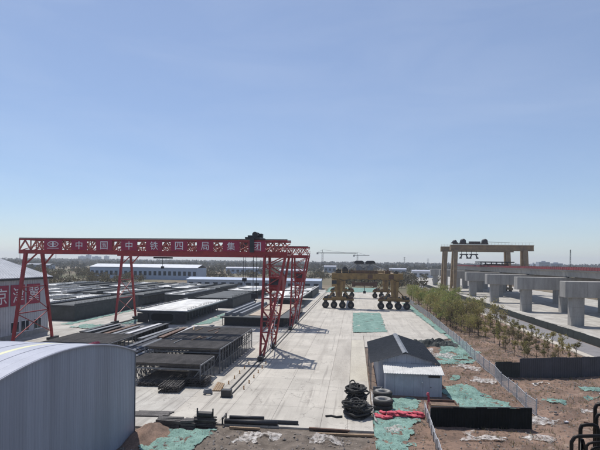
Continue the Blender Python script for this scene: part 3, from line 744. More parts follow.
MB().prism([(-.32, RZ - .06), (0, RZ + .07), (.32, RZ - .06), (.3, RZ + .0), (0, RZ + .13), (-.3, RZ + .0)], 'y', -.45, Y1 + .85).build('ridge_cap', M_steel, t)
for yy in (.3, 4, 8, 12): MB().bar((-3.7, yy, 0), (-3.7, yy, EZ - .1), .09).build('canopy_post', M_steel, t)
# lean-to
L0, L1, LY = -2.25, 3.6, -2.2
for i in range(6):
    a, b_ = L0 + (L1 - L0) * i / 6, L0 + (L1 - L0) * (i + 1) / 6
    mb = MB(); corr(mb, (a, LY), (b_ - .01, LY), 0, 2.42, 2.42, (0, -1), 5); mb.build('wall_panel', M_shedb, t)
mb = MB(); corr(mb, (L0, LY), (L0, -.02), 0, 2.42, 2.9, (-1, 0), 8); corr(mb, (L1, LY), (L1, -.02), 0, 2.42, 2.9, (1, 0), 8); mb.build('end_wall', M_shedb, t)
for i in range(6):
    a, b_ = L0 - .2 + (L1 - L0 + .4) * i / 6, L0 - .2 + (L1 - L0 + .4) * (i + 1) / 6
    mb = MB(); mb.prism([(LY - .35, 2.40), (-.04, 2.98), (-.04, 3.03), (LY - .35, 2.45)], 'x', a, b_ - .012)
    for q in range(4):
        xq = a + (b_ - a) * (q + .5) / 4; mb.bar((xq, LY - .34, 2.47), (xq, -.05, 3.05), .06, .05)
    mb.build('lean_to_roof', M_leanto, t)
dr = MB().box(2.35, 3.25, LY - .06, LY - .035, .05, 2.05).build('door', M_shedb, t)
MB().box(2.42, 2.5, LY - .10, LY - .06, 1.0, 1.12).build('handle', M_dark, dr)
MB().box(2.2, 3.4, LY - .055, LY - .033, 2.06, 2.3).build('vent', M_dark, t)
lp = MB().box(1.5, 1.62, LY - .2, LY - .04, 1.5, 1.62).build('wall_lamp', M_white, t)

# ------------------------------------------------------------------ tyre-wheeled girder carrier
t = thing('girder_carrier', (3.3, 146, 0), 'yellow tyre-wheeled portal girder carrier with black winches on its crossbeam', 'gantry crane')
def carrier_wheel(parent, x, y):
    w = MB().lathe([(.42, -.3), (.86, -.34), (.98, -.24), (1.0, -.1), (1.0, .1), (.98, .24), (.86, .34), (.42, .3)], (x, y, 1.0), 'y', 20).build('wheel', M_tyre, parent, smooth=True)
    MB().lathe([(0, -.26), (.2, -.27), (.24, -.16), (.44, -.2), (.44, .2), (.24, .16), (.2, .27), (0, .26)], (x, y, 1.0), 'y', 14).build('rim', M_hub, w)
LX = (-8.1, 8.5)
for yy in (0, 44):
    for s, lx in zip((-1, 1), LX):
        xs4 = [lx - 4.0 + 2.55 * k for k in range(4)]
        bg_ = MB().box(xs4[0] - .9, xs4[-1] + .9, yy - .45, yy + .45, 2.35, 2.95).build('bogie', M_tan, t); bevel(bg_, .06)
        for xw in xs4:
            for dy in (-.75, .75): carrier_wheel(bg_, xw, yy + dy)
            MB().box(xw - .25, xw + .25, yy - .25, yy + .25, .9, 2.36).box(xw - .12, xw + .12, yy - 1.1, yy + 1.1, .9, 1.1).build('axle_strut', M_tan, bg_)
            MB().prism([(xw - .75, 2.95), (xw + .75, 2.95), (xw + .5, 3.75), (xw - .35, 3.55)], 'y', yy - .55, yy + .55).build('suspension', M_rust if int(xw * 3) % 2 else M_dark, bg_)
            MB().box(xw - .5, xw + .5, yy - 1.2, yy + 1.2, 2.05, 2.3).build('mudguard', M_dark, bg_)
        for q in (-1, 1):
            MB().bar((lx + q * 3.6, yy, 2.9), (lx + q * 1.0, yy, 5.6), .32).build('raker', M_tan, t)
            MB().box(lx + q * 2.9 - .7, lx + q * 2.9 + .7, yy + .2, yy + 1.1, 2.96, 4.0).build('hydraulic_unit', M_dark if q > 0 else M_steel, t)
        lo = MB().prism([(lx - .95, 3.35), (lx + .95, 3.35), (lx + 1.3, 8.6), (lx - 1.3, 8.6)], 'y', yy - .8, yy + .8).build('leg', M_tan, t); bevel(lo, .06)
        MB().box(lx - 2.2, lx + 2.2, yy - .95, yy + .95, 2.95, 3.4).build('leg_foot', M_tan, lo)
        MB().box(lx - 1.5, lx + 1.5, yy - 1.0, yy + 1.0, 8.4, 8.8).build('leg_flange', M_tan, lo)
        mb = MB()
        for k in range(14): mb.box(lx - .25, lx + .25, yy - .93, yy - .9, 3.5 + k * .36, 3.56 + k * .36)
        mb.bar((lx - .28, yy - .9, 3.4), (lx - .28, yy - .9, 8.6), .06).bar((lx + .28, yy - .9, 3.4), (lx + .28, yy - .9, 8.6), .06)
        mb.build('ladder', M_rust, lo)
    cb = MB().box(-10.3, 10.9, yy - .95, yy + .95, 8.82, 10.7).build('crossbeam', M_tan, t); bevel(cb, .08)
    for k in range(14): MB().box(-10 + k * 1.58, -9.92 + k * 1.58, yy - 1.02, yy - .95, 8.9, 10.6).build('stiffener', M_tan, cb)
    hr = MB(); 
    for zz in (11.15, 11.6): hr.bar((-10.2, yy - .9, zz), (10.8, yy - .9, zz), .05)
    for k in range(16): hr.bar((-10.2 + k * 1.4, yy - .9, 10.7), (-10.2 + k * 1.4, yy - .9, 11.6), .05)
    hr.build('handrail', M_tan, cb)
for lx in LX: MB().box(lx - .6, lx + .6, .96, 43.04, 9.2, 10.5).build('side_girder', M_tan, t)
cbn = MB().box(-10.2, -8.6, -2.4, -1.0, 6.7, 8.8).build('cabin', M_tan, t); MB().box(-10.1, -8.7, -2.43, -2.4, 7.4, 8.5).build('window', M_win, cbn)
for q in range(4): MB().box(-2.6 + q * 3.1, -1.2 + q * 3.1, -1.12, -.97, 9.1, 10.3).build('inspection_hatch', M_rust if q % 2 else M_tan, t)
for q in range(5): MB().tube([(-8.0 + q * 4, -1.1, 8.9), (-7 + q * 4, -1.15, 8.45), (-5.6 + q * 4, -1.15, 8.5), (-4.6 + q * 4, -1.1, 8.9)], .07, 5).build('hydraulic_hose', M_dark, t)
for k, (a, b_, h) in enumerate(((-9.2, -7.4, .9), (-7.2, -5.4, 1.35), (-5.2, -3.4, .8), (5.6, 7.2, .8), (8.2, 9.4, .6))):
    MB().box(a, b_, -.6, .6, 10.7, 10.7 + h).lathe([(0, -.7), (h * .45, -.7), (h * .45, .7), (0, .7)], ((a + b_) / 2, 0, 10.7 + h), 'y', 10).build('power_unit', M_dark if k != 3 else M_rust, t)
wf = MB()
for xx in (-2.6, 1.1): wf.bar((xx, -.5, 10.7), (xx, -.5, 13.4), .35).bar((xx, .5, 10.7), (xx, .5, 13.4), .35)
wf.box(-3.2, 1.8, -.9, .9, 13.3, 13.6).bar((-2.6, -.5, 10.8), (1.1, -.5, 13.2), .25).bar((1.1, -.5, 10.8), (-2.6, -.5, 13.2), .25)
w_ = wf.build('winch_tower', M_steel, t)
for xx in (-2.15, 1.2):
    hd = MB().prism([(xx - 1.5, 13.6), (xx + 1.5, 13.6), (xx + 1.45, 14.1), (xx + .95, 14.5), (xx - .95, 14.5), (xx - 1.45, 14.1)], 'y', -1.3, 1.3).build('winch_hood', M_dark, w_); bevel(hd, .15, 2)
    MB().box(xx - .9, xx + .9, -.8, .8, 11.5, 12.7).build('motor_box', M_steel, w_)
MB().box(-4.6, 3.4, -.75, .75, 10.7, 11.5).build('winch_base', M_rust, w_)
MB().bar((1.6, -.3, 13.5), (8.2, -.3, 10.8), .2).build('stay', M_pale, t); MB().bar((-3.0, -.3, 13.5), (-6.8, -.3, 10.8), .2).build('stay', M_pale, t)
sp = MB().box(-3.6, 2.6, -.7, .7, 6.9, 7.9).box(-4.2, -3.2, -.9, .9, 6.6, 8.2).box(2.2, 3.2, -.9, .9, 6.6, 8.2).build('spreader', M_rust, t)
mb = MB()
for xx in (-3.6, -1.4, .8, 2.6): mb.tube([(xx, 0, 7.9), (xx, 0, 8.85)], .09, 6)
mb.build('hoist_rope', M_dark, sp)
MB().tube([(-.4, 0, 5.2), (-.4, 0, 6.9)], .1, 6).box(-.8, 0, -.3, .3, 4.6, 5.3).build('hook_block', M_dark, sp)

# ------------------------------------------------------------------ viaduct under construction
M_joint = pm('joint_grout', (.22, .21, .195), .85, (.15, .145, .135), 1)
PIERS = [117 + 32.6 * k for k in range(7)]
PX0, PX1 = 47.6, 75.5
pcap = MB().prism([(0, 6.5), (0, 10.2), (PX1 - PX0, 10.2), (PX1 - PX0, 6.5)], 'y', -1.65, 1.65).mesh('cap_beam', M_pier)
pcol = MB().prism([(-1.25, -1.15), (1.25, -1.15), (1.4, -1.0), (1.4, 1.0), (1.25, 1.15), (-1.25, 1.15), (-1.4, 1.0), (-1.4, -1.0)], 'z', -.05, 6.5).mesh('column', M_pier)
pbear = MB().box(-.5, .5, -.5, .5, 10.2, 10.42).mesh('bearing', M_dark)
pjoint = MB().box(-.02, .02, -1.668, -1.645, 6.62, 10.08).mesh('form_joint', M_joint)
pband = MB().prism([(-1.255, -1.162), (1.255, -1.162), (1.412, -1.005), (1.412, 1.005), (1.255, 1.162), (-1.255, 1.162), (-1.412, 1.005), (-1.412, -1.005)], 'z', 0, .035).mesh('form_joint', M_joint)
nmP = ['nearest', 'second', 'third', 'fourth', 'fifth', 'sixth', 'seventh']
for k, y in enumerate(PIERS):
    t = thing('bridge_pier', (PX0, y, -.03), '%s concrete bridge pier with long cap beam beyond the asphalt road' % nmP[k], 'bridge pier', 'piers of the unfinished viaduct')
    c = obj('cap_beam', pcap, t); bevel(c, .08)
    for xx in (3.0, 14.0, 25.0): obj('column', pcol, t, (xx, 0, 0))
    if k < 4:
        for q in range(9): obj('form_joint', pjoint, c, (1.6 + q * 3.05, 0, 0))
        for xx in (3.0, 14.0, 25.0):
            for zz in (2.1, 4.3): obj('form_joint', pband, t, (xx, 0, zz))
    for xx in (14.4, 18.2, 22, 26): obj('bearing', pbear, t, (xx, 0, 0))
t = thing('bridge_deck', (61, 110, 10.42), 'long viaduct deck with dark red barrier resting on the right halves of the piers', 'bridge deck')
def deck_prof(x0, w): return [(x0 + .9, 0), (x0 + w - .9, 0), (x0 + w - .6, 1.5), (x0 + w - .02, 1.75), (x0 + w - .02, 2.05), (x0 + .02, 2.05), (x0 + .02, 1.75), (x0 + .6, 1.5)]
span_me = MB()
for k in range(4): span_me.prism(deck_prof(k * 3.7, 3.7), 'y', 0, 32.45)
span_me = span_me.mesh('span', M_pier)
bar_me = MB().box(-.1, .12, 0, 32.4, 2.05, 2.75).box(14.6, 14.82, 0, 32.4, 2.05, 2.75)
for k in range(22): bar_me.box(-.14, .16, k * 1.5, k * 1.5 + .1, 2.05, 2.85)
bar_me = bar_me.mesh('barrier', M_crim)
for k in range(-1, 6):
    s = obj('span', span_me, t, (0, 7.1 + 32.6 * k - .0, 0)); obj('barrier', bar_me, s)
for k in range(-1, 6):
    mb = MB()
    for q in range(14): mb.box(.3, 14.4, 7.6 + 32.6 * k + q * 2.3, 7.75 + 32.6 * k + q * 2.3, 2.05, 2.18 + (q % 3) * .05)
    stuff(mb.build('deck_rebar', M_rust, t))
t = thing('deck_machine', (66.5, 240, 12.47), 'dark flat-topped steel working platform standing on the viaduct deck', 'platform')
MB().box(-7.5, 8, -4, 6, 2.0, 2.55).build('roof', M_dark, t)
for xx in (-5, 0, 5):
    for yy in (-3, 5): MB().bar((xx, yy, 0), (xx, yy, 2.0), .4).build('post', M_dark, t)
MB().box(-4, 6, -2, 4, .3, 1.3).build('machine_box', M_rust, t)

# tan gantry cranes astride the viaduct
def tan_gantry(y, label, x1):
    t = thing('gantry_crane', (62, y, 0), label, 'gantry crane', 'tan box-beam gantry cranes astride the viaduct')
    b_ = MB().box(-17.6, x1, -1.3, 1.3, 20.0, 22.7).build('main_beam', M_tan2, t); bevel(b_, .1)
    MB().box(-17.6, x1, -1.7, -1.3, 20.0, 20.25).box(-17.6, x1, -1.7, -1.3, 22.4, 22.7).build('flange', M_tan2, b_)
    mb = MB()
    for zz in (.55, 1.1): mb.bar((-17.5, -1.25, 22.7 + zz), (x1 - .1, -1.25, 22.7 + zz), .05)
    for k in range(24): mb.bar((-17.5 + k * (x1 + 17) / 24, -1.25, 22.7), (-17.5 + k * (x1 + 17) / 24, -1.25, 23.8), .05)
    mb.build('handrail', M_tan2, b_)
    for sx, (xt, xb) in ((-1, (-15.4, -16.2)), (1, (15.7, 16.4))):
        for dy in (-1, 1):
            l_ = MB().bar((xb, dy * 4.2, 1.3), (xt, dy * 1.6, 20.2), 1.1, 1.1, 1.9, 1.7).build('leg', M_tan2, t)
        MB().box(xb - .6, xb + .6, -6, 6, 0.75, 1.9).build('sill_beam', M_tan2, t)
        for dy in (-5, -2.4, 2.4, 5): MB().lathe([(0, -.3), (.45, -.3), (.45, .3), (0, .3)], (xb, dy, .45), 'x', 12).build('wheel', M_dark, t)
        MB().bar(((xt + xb) / 2, -3, 10.6), ((xt + xb) / 2, 3, 10.6), .5).build('cross_tie', M_tan2, t)
    return t
t = tan_gantry(233, 'nearer tan box-beam gantry crane astride the viaduct, with winches on top', 19.6)
tr = MB().box(-16.2, -.5, -1.2, 1.2, 22.95, 23.4).build('trolley', M_dark, t)
for xx, r in ((-15.6, .75), (-11.8, 1.0), (-2.0, 1.0)): MB().lathe([(0, -1.3), (r, -1.3), (r * 1.25, -1.0), (r * 1.25, 1.0), (r, 1.3), (0, 1.3)], (xx, 0, 23.3 + r), 'y', 14).box(xx - 1.4, xx + 1.4, -.9, .9, 23.4, 23.9).build('winch', M_dark, tr)
MB().box(-9, -4, -.8, .8, 23.4, 24.3).build('motor_house', M_dark, tr)
MB().bar((-1.5, 0, 24.2), (9.5, 0, 23.9), .12).build('cable_arm', M_dark, tr)
for xx in (-11.2, -6.8):
    h = MB().box(xx - 1.9, xx + 1.9, -.5, .5, 18.0, 18.5)
    for q in (-1.6, 1.6): h.bar((xx + q, 0, 16.6), (xx + q * .6, 0, 18.0), .5); h.tube([(xx + q * .7, 0, 18.5), (xx + q * .7, 0, 20.05)], .12, 6); h.box(xx + q - .5, xx + q + .5, -.4, .4, 16.2, 16.8)
    h.build('hook_block', M_dark, tr)
tan_gantry(258, 'farther tan box-beam gantry crane just behind the one with winches', 18.6)

# ------------------------------------------------------------------ fences and hoardings
def mesh_fence():
    p0, p1 = Vector((16.7, 46.4, 0)), Vector((18.9, 122, 0)); p2 = Vector((18.9, 186, 0))
    t = thing('chain_link_fence', (0, 0, 0), 'pale grey chain-link fence with posts running back beside the slab and saplings', 'fence')
    pts = []
    for a, b_, nn in ((p0, p1, 26), (p1, p2, 20)):
        for k in range(nn): pts.append(a.lerp(b_, k / nn))
    pts.append(p2)
    H_ = 1.55
    for k, p in enumerate(pts):
        g = hfun(p.x, p.y) - .1
        lean = Vector((R.uniform(-.05, .05), R.uniform(-.04, .04), 0))
        o = MB().tube([(p.x, p.y, g), (p.x + lean.x, p.y + lean.y, g + H_ + .2)], .06, 6).build('post', M_galv, t)
        if k < len(pts) - 1:
            q = pts[k + 1]; gq = hfun(q.x, q.y) - .1; mb = MB(); L = (q - p).length
            mb.bar((p.x, p.y, g + H_), (q.x, q.y, gq + H_), .05); mb.bar((p.x, p.y, g + .2), (q.x, q.y, gq + .2), .04)
            s = .24 if k < 26 else .45; nn = int((L + H_) / s); w = .016 if k < 26 else .026
            for i in range(nn):
                for dr_ in (1, -1):
                    a0 = i * s - H_; a1 = a0 + H_; z0, z1 = .2, H_
                    if a0 < 0: z0 = .2 + (-a0); a0 = 0
                    if a1 > L: z1 = H_ - (a1 - L); a1 = L
                    if z1 <= z0: continue
                    if dr_ < 0: a0, a1 = L - a0, L - a1
                    f0, f1 = a0 / L, a1 / L
                    A = p.lerp(q, f0); B = p.lerp(q, f1)
                    mb.bar((A.x, A.y, g + (gq - g) * f0 + z0), (B.x, B.y, g + (gq - g) * f1 + z1), w)
            mb.build('mesh_panel', M_galv, t)
mesh_fence()
def hoarding(p0, p1, H_, n_, mat, label, name='hoarding', z=-.3, ribs=5, posts=True, cap=None, wob=.035):
    p0 = Vector((*p0, 0)); p1 = Vector((*p1, 0)); t = thing(name, (p0.x, p0.y, 0), label, 'hoarding'); d = (p1 - p0); L = d.length; u = d / L; no = Vector((u.y, -u.x, 0))
    if no.y > 0: no = -no
    for k in range(n_):
        a = u * (L * k / n_); b_ = u * (L * (k + 1) / n_ + .03); mb = MB(); hh = H_ + R.uniform(-.06, .06); o_ = no * R.uniform(-wob, wob)
        a = a + o_; b_ = b_ + no * R.uniform(-wob, wob)
        corr(mb, (a.x, a.y), (b_.x, b_.y), z, hh, hh, (no.x, no.y), ribs)
        q = -no * .03
        mb.poly([(a.x + q.x, a.y + q.y, z), (b_.x + q.x, b_.y + q.y, z), (b_.x + q.x, b_.y + q.y, hh), (a.x + q.x, a.y + q.y, hh)])
        mb.poly([(a.x + q.x, a.y + q.y, hh), (b_.x + q.x, b_.y + q.y, hh), (b_.x, b_.y, hh), (a.x, a.y, hh)])
        mb.build('panel', mat, t)
        if posts:
            pp = u * (L * k / n_); mb = MB().bar((pp.x - no.x * .12, pp.y - no.y * .12, z), (pp.x - no.x * .12, pp.y - no.y * .12, H_ - .1), .07); mb.build('post', M_steel, t)
    if cap: MB().bar((0, 0, H_ + .05), tuple(d + Vector((0, 0, H_ + .05))), .09, .05).build('top_rail', cap, t)
    return t
hoarding((20.3, 61.6), (34.3, 65.2), 2.45, 14, M_hoard, 'long slate-grey sheet hoarding crossing below the saplings to the right edge', ribs=4)
hoarding((17.2, 61.0), (20.2, 61.55), 2.0, 3, M_dgreen, 'short dark green sheet hoarding between chain-link fence and slate-grey hoarding', ribs=4)
hoarding((6.6, 42.2), (15.2, 43.2), 1.62, 9, M_black, 'low black sheet hoarding in the foreground below the site shed', ribs=4, cap=M_dark)
hoarding((41.8, 70), (41.8, 300), 1.4, 92, M_dgreen, 'long dark hoarding along the far side of the asphalt road', ribs=2, posts=False)
hoarding((6.2, 34.0), (6.75, 46.8), 0.8, 8, M_pale, 'low white sheet barrier seen end-on running towards the camera by the red bags', ribs=4)
o = MB().bar((0, 0, -.3), (0, 0, 1.5), .08).lathe([(0, 0), (.13, .02), (.15, .15), (.1, .3), (0, .33)], (0, 0, 1.3), 'z', 10).prism([(-.04, .7), (.2, .75), (.16, 1.3), (-.04, 1.32)], 'y', -.03, .03).build('red_post', M_redbag, loc=(7.05, 47.0, 0)); tag(o, 'short red marker post at the far end of the white barrier', 'post')
MB_ = thing('brick_pit', (7.4, 47.2, -.16), 'low brown timber-edged pit between site shed and black hoarding', 'planter')
for k in range(4):
    MB().box(-.0, 2.6, 0, .12, k * .14, k * .14 + .13).build('plank', M_timber if k % 2 else M_rust, MB_); MB().box(0, 2.6, 1.9, 2.02, k * .14, k * .14 + .13).build('plank', M_rust, MB_)
    for xx in (0, 2.5): MB().box(xx, xx + .1, .13, 1.89, k * .14, k * .14 + .13).build('plank', M_rust, MB_)
MB().box(.11, 2.49, .13, 1.89, .05, .34).build('fill', M_soil, MB_)

# ------------------------------------------------------------------ green nets lying about
def in_poly(x, y, P):
    c = False; j = len(P) - 1
    for i in range(len(P)):
        if (P[i][1] > y) != (P[j][1] > y) and x < (P[j][0] - P[i][0]) * (y - P[i][1]) / (P[j][1] - P[i][1]) + P[i][0]: c = not c
        j = i
    return c
def net(P, label, step_=.25, holes=.0, z0=.04, amp=.16, wob=.6, name='green_net', mat=None, cat='net', grp='green dust nets'):
    step = step_ * .5
    xs_ = [p[0] for p in P]; ys_ = [p[1] for p in P]; x0, x1, y0, y1 = min(xs_), max(xs_), min(ys_), max(ys_)
    nx_, ny_ = int((x1 - x0) / step) + 2, int((y1 - y0) / step) + 2; V = {}; mb = MB()
    def vid(i, j):
        if (i, j) not in V:
            x, y = x0 + i * step, y0 + j * step
            x += .4 * step * noise.noise(Vector((x * 3, y * 3, 2))); y += .4 * step * noise.noise(Vector((x * 3, y * 3, 9)))
            g = max(hfun(x, y), -.01 if soil_mask(x, y) < .02 else -9)
            V[(i, j)] = len(mb.v); mb.v.append((x, y, g + z0 + amp * max(-.35, noise.noise(Vector((x * .8, y * .8, 4)))) + amp * .9 * abs(noise.noise(Vector((x * 1.9 + y * .6, y * 1.3, 5))))))
        return V[(i, j)]
    for j in range(ny_):
        for i in range(nx_):
            x, y = x0 + (i + .5) * step, y0 + (j + .5) * step
            wx = wob * (noise.noise(Vector((x * .7, y * .7, 11))) + .35 * noise.noise(Vector((x * 3, y * 3, 12)))); wy = wob * (noise.noise(Vector((x * .7, y * .7, 17))) + .35 * noise.noise(Vector((x * 3, y * 3, 18))))
            if not in_poly(x + wx, y + wy, P): continue
            if holes and noise.noise(Vector((x * .55, y * .55, 23))) > .55 - holes: continue
            mb.f.append((vid(i, j), vid(i + 1, j), vid(i + 1, j + 1), vid(i, j + 1)))
    o = mb.build(name, mat or M_net, smooth=True); tag(o, label, cat, grp); return o
net([G(*p) for p in ((353, 313), (380, 313), (387, 332), (353, 333))], 'rectangular green net patch on the concrete before the girder carrier', .4, z0=.06, amp=.12, wob=.5, holes=.05)
net([(-13, 222), (9, 226), (12, 262), (-14, 262)], 'far green net strip beyond the girder carrier', 1.0, z0=.1, amp=.15, wob=2)
net([(17.0, 98), (18.4, 98), (18.5, 168), (16.2, 170), (16.6, 130)], 'long green net strip along the chain-link fence', .4, z0=.08)
net([G(*p) for p in ((442, 340), (466, 342), (480, 354), (466, 358), (440, 352))], 'green net on the soil right behind the site shed', .3, holes=.12)
net([(9.6, 54.5), (11.0, 57.0), (12.8, 56.8), (15.4, 51.0), (15.6, 44.6), (10, 44.2), (9.3, 47.0), (10.4, 48.3), (9.9, 50)], 'green net on the soil between site shed and black hoarding', .25, holes=.0)
net([(3.2, 50.2), (6.6, 51.2), (6.0, 44.5), (5.3, 42.2), (4.4, 38.2), (3.4, 34.0), (1.7, 34.0), (1.9, 38.5), (1.75, 44)], 'green net on the ground around the red bags', .22, holes=.0)
net([(-16.0, 32.0), (-15.7, 38.1), (-14.2, 38.5), (-12.2, 38.9), (-11.3, 39.1), (-12.0, 32.0)], 'pale green net beside the corner of the arched shed', .22, holes=.02)
net([(11.6, 59), (12.8, 60.2), (12.9, 62), (11.5, 61.5)], 'small scrap of green net on the bare soil right of the site shed', .22, wob=.7)
net([(25, 56.3), (29.5, 57.6), (29.2, 58.6), (25.3, 57.6)], 'green net scrap below the slate-grey hoarding', .22, holes=.1)
net([(19.2, 50.6), (21.4, 51.2), (21.2, 53.4), (19.5, 52.2)], 'green net scrap on the open soil right of the chain-link fence', .22, wob=.8, holes=.1)
net([(24, 53.2), (26.4, 54.0), (26.0, 54.8), (24.2, 54.0)], 'tiny pale green scrap on the soil far right', .2, wob=.6, holes=.1)
net([(-62.4, 96), (-60.2, 96), (-60.4, 134), (-62.0, 136)], 'green net strip along the foot of the girder behind the left crane leg', .5, amp=.1)
net([(-51.0, 99), (-48.6, 99), (-48.8, 138), (-50.6, 138)], 'green net strip left of the nearest box girder', .5, amp=.1)
net([(-34.6, 100), (-31.8, 103), (-31.4, 140), (-34.0, 140)], 'green net strip between the nearest box girder and the casting bed', .5, amp=.1, holes=.1)
net([(-58, 92), (-52, 90.5), (-49, 95), (-57, 97.5)], 'pale green net heap before the girders near the left crane legs', .4, amp=.25, holes=.1)
net([(17.4, 84), (18.6, 84), (18.6, 97), (17.4, 97)], 'green net strip between dark heap and chain-link fence', .3, amp=.12)
net([(11.4, 69.2), (15.5, 69), (18.2, 72.5), (17.6, 82), (14.6, 80.5), (12.2, 74)], 'broad green net on the soil behind the site shed', .3, holes=.04)
# white sheets and debris
for (P, lab) in (([(2.6, 40.9), (4.2, 41.4), (4.1, 42.1), (2.7, 41.7)], 'white board edge in front of the hose heap'),
                 ([(8.4, 39.4), (11.0, 39.2), (12.2, 40.2), (11.4, 41.2), (9, 40.9)], 'crumpled white plastic sheet before the black hoarding'),
                 ([(13.6, 40.7), (15.6, 39.8), (16.4, 40.9), (14.6, 42.0)], 'white plastic sack at the right end of the black hoarding'),
                 ([(15.4, 44.5), (17.4, 44.2), (18.6, 45.6), (16.4, 46.6)], 'pale rubble sheet at the foot of the chain-link fence'),
                 ([(11.6, 73), (14.6, 72.5), (15.4, 76.0), (12.2, 77.5)], 'white plastic sheet behind the site shed on the soil'),
                 ([(9.8, 78), (12.4, 77.5), (12.8, 81), (10.4, 82)], 'white sheet beside the dark heap at the slab corner'),
                 ([(13.2, 66.5), (16.2, 64.8), (17.0, 67), (14.5, 69)], 'sandy white sheet on soil left of the chain-link fence'),
                 ([(13.8, 59.5), (16.4, 58.6), (16.6, 60.2), (14.2, 61)], 'pale sand smear on soil beside the chain-link fence'),
                 ([(-9.4, 36.6), (-6.6, 36.4), (-5.8, 38.4), (-9.0, 38.9)], 'white cement smear under the dark pipe at the slab edge'),
                 ([(-3.4, 37.2), (-1.0, 37.0), (-.8, 38.4), (-3.0, 38.8)], 'white cement smear near the hose heap at the slab edge'),
                 ([(21.5, 48.2), (23.0, 48.6), (22.8, 49.2), (21.4, 48.9)], 'small white scrap on the open soil'),
                 ([(20.5, 58.6), (23.0, 59.2), (22.8, 59.9), (20.4, 59.4)], 'white strip of rubbish below the dark green hoarding')):
    net(P, lab, .2, z0=.06, amp=.22, wob=.8, name='plastic_sheet', mat=M_plast, cat='plastic sheet', grp='white sheets and scraps', holes=.28)

R8 = random.Random(91)
scr = []
for k in range(26):
    x, y = R8.uniform(17.5, 33), R8.uniform(42, 60)
    if k > 17: x, y = R8.uniform(10.5, 16), R8.uniform(52, 78)
    P = [(R8.uniform(.08, .30) * math.cos(a), R8.uniform(.06, .22) * math.sin(a)) for a in (0, 1.2, 2.4, 3.6, 4.9)]
    mb = MB(); top = [(u, v, R8.uniform(.03, .16)) for u, v in P]; mb.poly(top); mb.poly([(u * .8, v * .8, .0) for u, v in P])
    for q in range(5): mb.poly([top[q], top[(q + 1) % 5], (P[(q + 1) % 5][0] * .8, P[(q + 1) % 5][1] * .8, 0), (P[q][0] * .8, P[q][1] * .8, 0)])
    o = mb.build('rubbish_scrap', (M_pale, M_timber, M_stone, M_steel, M_rust)[k % 5], loc=(x, y, hfun(x, y) + .01)); tag(o, 'small scrap of rubbish strewn on the bare soil', 'rubbish', 'rubbish strewn on the soil')

# ------------------------------------------------------------------ hose heaps, tyres, bags, pipes
def hose_heap(loc, w, d, h, n_, seed, label):
    t = thing('hose_heap', loc, label, 'hose heap', 'heaps of black hose on the slab edge'); Q = random.Random(seed)
    for k in range(n_):
        z = .1 + h * k / n_ * .95; rx_, ry_ = w / 2 * Q.uniform(.35, .95), d / 2 * Q.uniform(.35, .95); ph = Q.uniform(0, 6); tl = Q.uniform(-.42, .42); ox, oy = Q.uniform(-.32, .32), Q.uniform(-.3, .3)
        pts = [(ox + rx_ * math.cos(a) * (1 + .22 * math.sin(3 * a + ph)), oy + ry_ * math.sin(a) * (1 + .22 * math.cos(2 * a + ph)), z + tl * math.cos(a + ph) + .05 * math.sin(4 * a + ph)) for a in np.linspace(0, 2 * math.pi, 26, endpoint=False)]
        pts = [(x, y, max(z_, .07)) for x, y, z_ in pts]
        MB().tube(pts, Q.uniform(.06, .10), 6, closed=True).build('hose_coil', M_tyre, t, smooth=True)
    for k in range(22):
        a = Q.uniform(0, 6.28); r = Q.uniform(.1, .75); p = [(w / 2 * r * math.cos(a + q * .35), d / 2 * r * math.sin(a + q * .35), h * (.3 + .7 * math.sin(q * .7)) * Q.uniform(.8, 1.1)) for q in range(5)]
        MB().tube(p, .08, 6).build('hose_end', M_tyre, t, smooth=True)
    return t
hose_heap((.35, 43.9, 0), 2.5, 2.2, 1.25, 26, 3, 'nearer heap of coiled black hose at the slab corner')
hose_heap((.2, 48.0, 0), 2.1, 2.2, 1.75, 30, 5, 'farther, taller heap of coiled black hose at the slab corner')
o = MB().tube([(-1.0, 43.4, .1), (-1.5, 43.2, .09), (-2.0, 43.5, .09), (-2.5, 43.3, .09)], .09, 7).build('loose_hose', M_tyre, smooth=True); tag(o, 'loose end of black hose lying left of the nearer heap', 'hose')
def big_tyre(loc, label, n_=2):
    for k in range(n_):
        o = MB().lathe([(.48, .06), (.80, .0), (.95, .08), (.98, .25), (.95, .42), (.80, .5), (.48, .44), (.46, .25), (.48, .06)], (0, 0, 0), 'z', 26).build('tyre', M_tyre, loc=(loc[0] + .04 * k, loc[1], loc[2] + .5 * k), smooth=True)
        rim = MB().lathe([(.46, .18), (.5, .43), (.66, .475), (.78, .47), (.80, .505), (.64, .51), (.47, .45), (.43, .2)], (0, 0, 0), 'z', 22).build('dusty_sidewall', M_dust, o, smooth=True)
        tag(o, label % ['lower', 'upper'][k], 'tyre', 'large tyres beside the red bags')
big_tyre((2.75, 46.6, hfun(2.75, 46.6)), '%s large black tyre in the nearer flat stack by the red bags')
big_tyre((2.9, 49.6, hfun(2.9, 49.6)), '%s large black tyre in the farther flat stack against the site shed')
o = MB().tube([(1.75, 49.2, .9), (1.78, 48.2, 1.15), (1.75, 47, .9), (1.8, 45.6, .5), (1.75, 44.2, .3), (1.95, 42.8, .1), (2.1, 42.4, .08)], .09, 8).build('white_hose', M_plast, smooth=True); tag(o, 'white hose curving down between the black hose heaps and tyres', 'hose')
o = MB().box(-.7, .7, -.5, .5, 0, .06).bar((-.6, -.4, .06), (.4, .3, .9), .07).bar((.5, -.4, .06), (-.4, .4, .95), .07).box(-.5, .5, .3, .4, .4, .95).build('scrap_frame', M_steel, loc=(2.55, 51.1, -.1)); tag(o, 'grey scrap metal frame against the corner of the site shed', 'scrap')
R3 = random.Random(12)
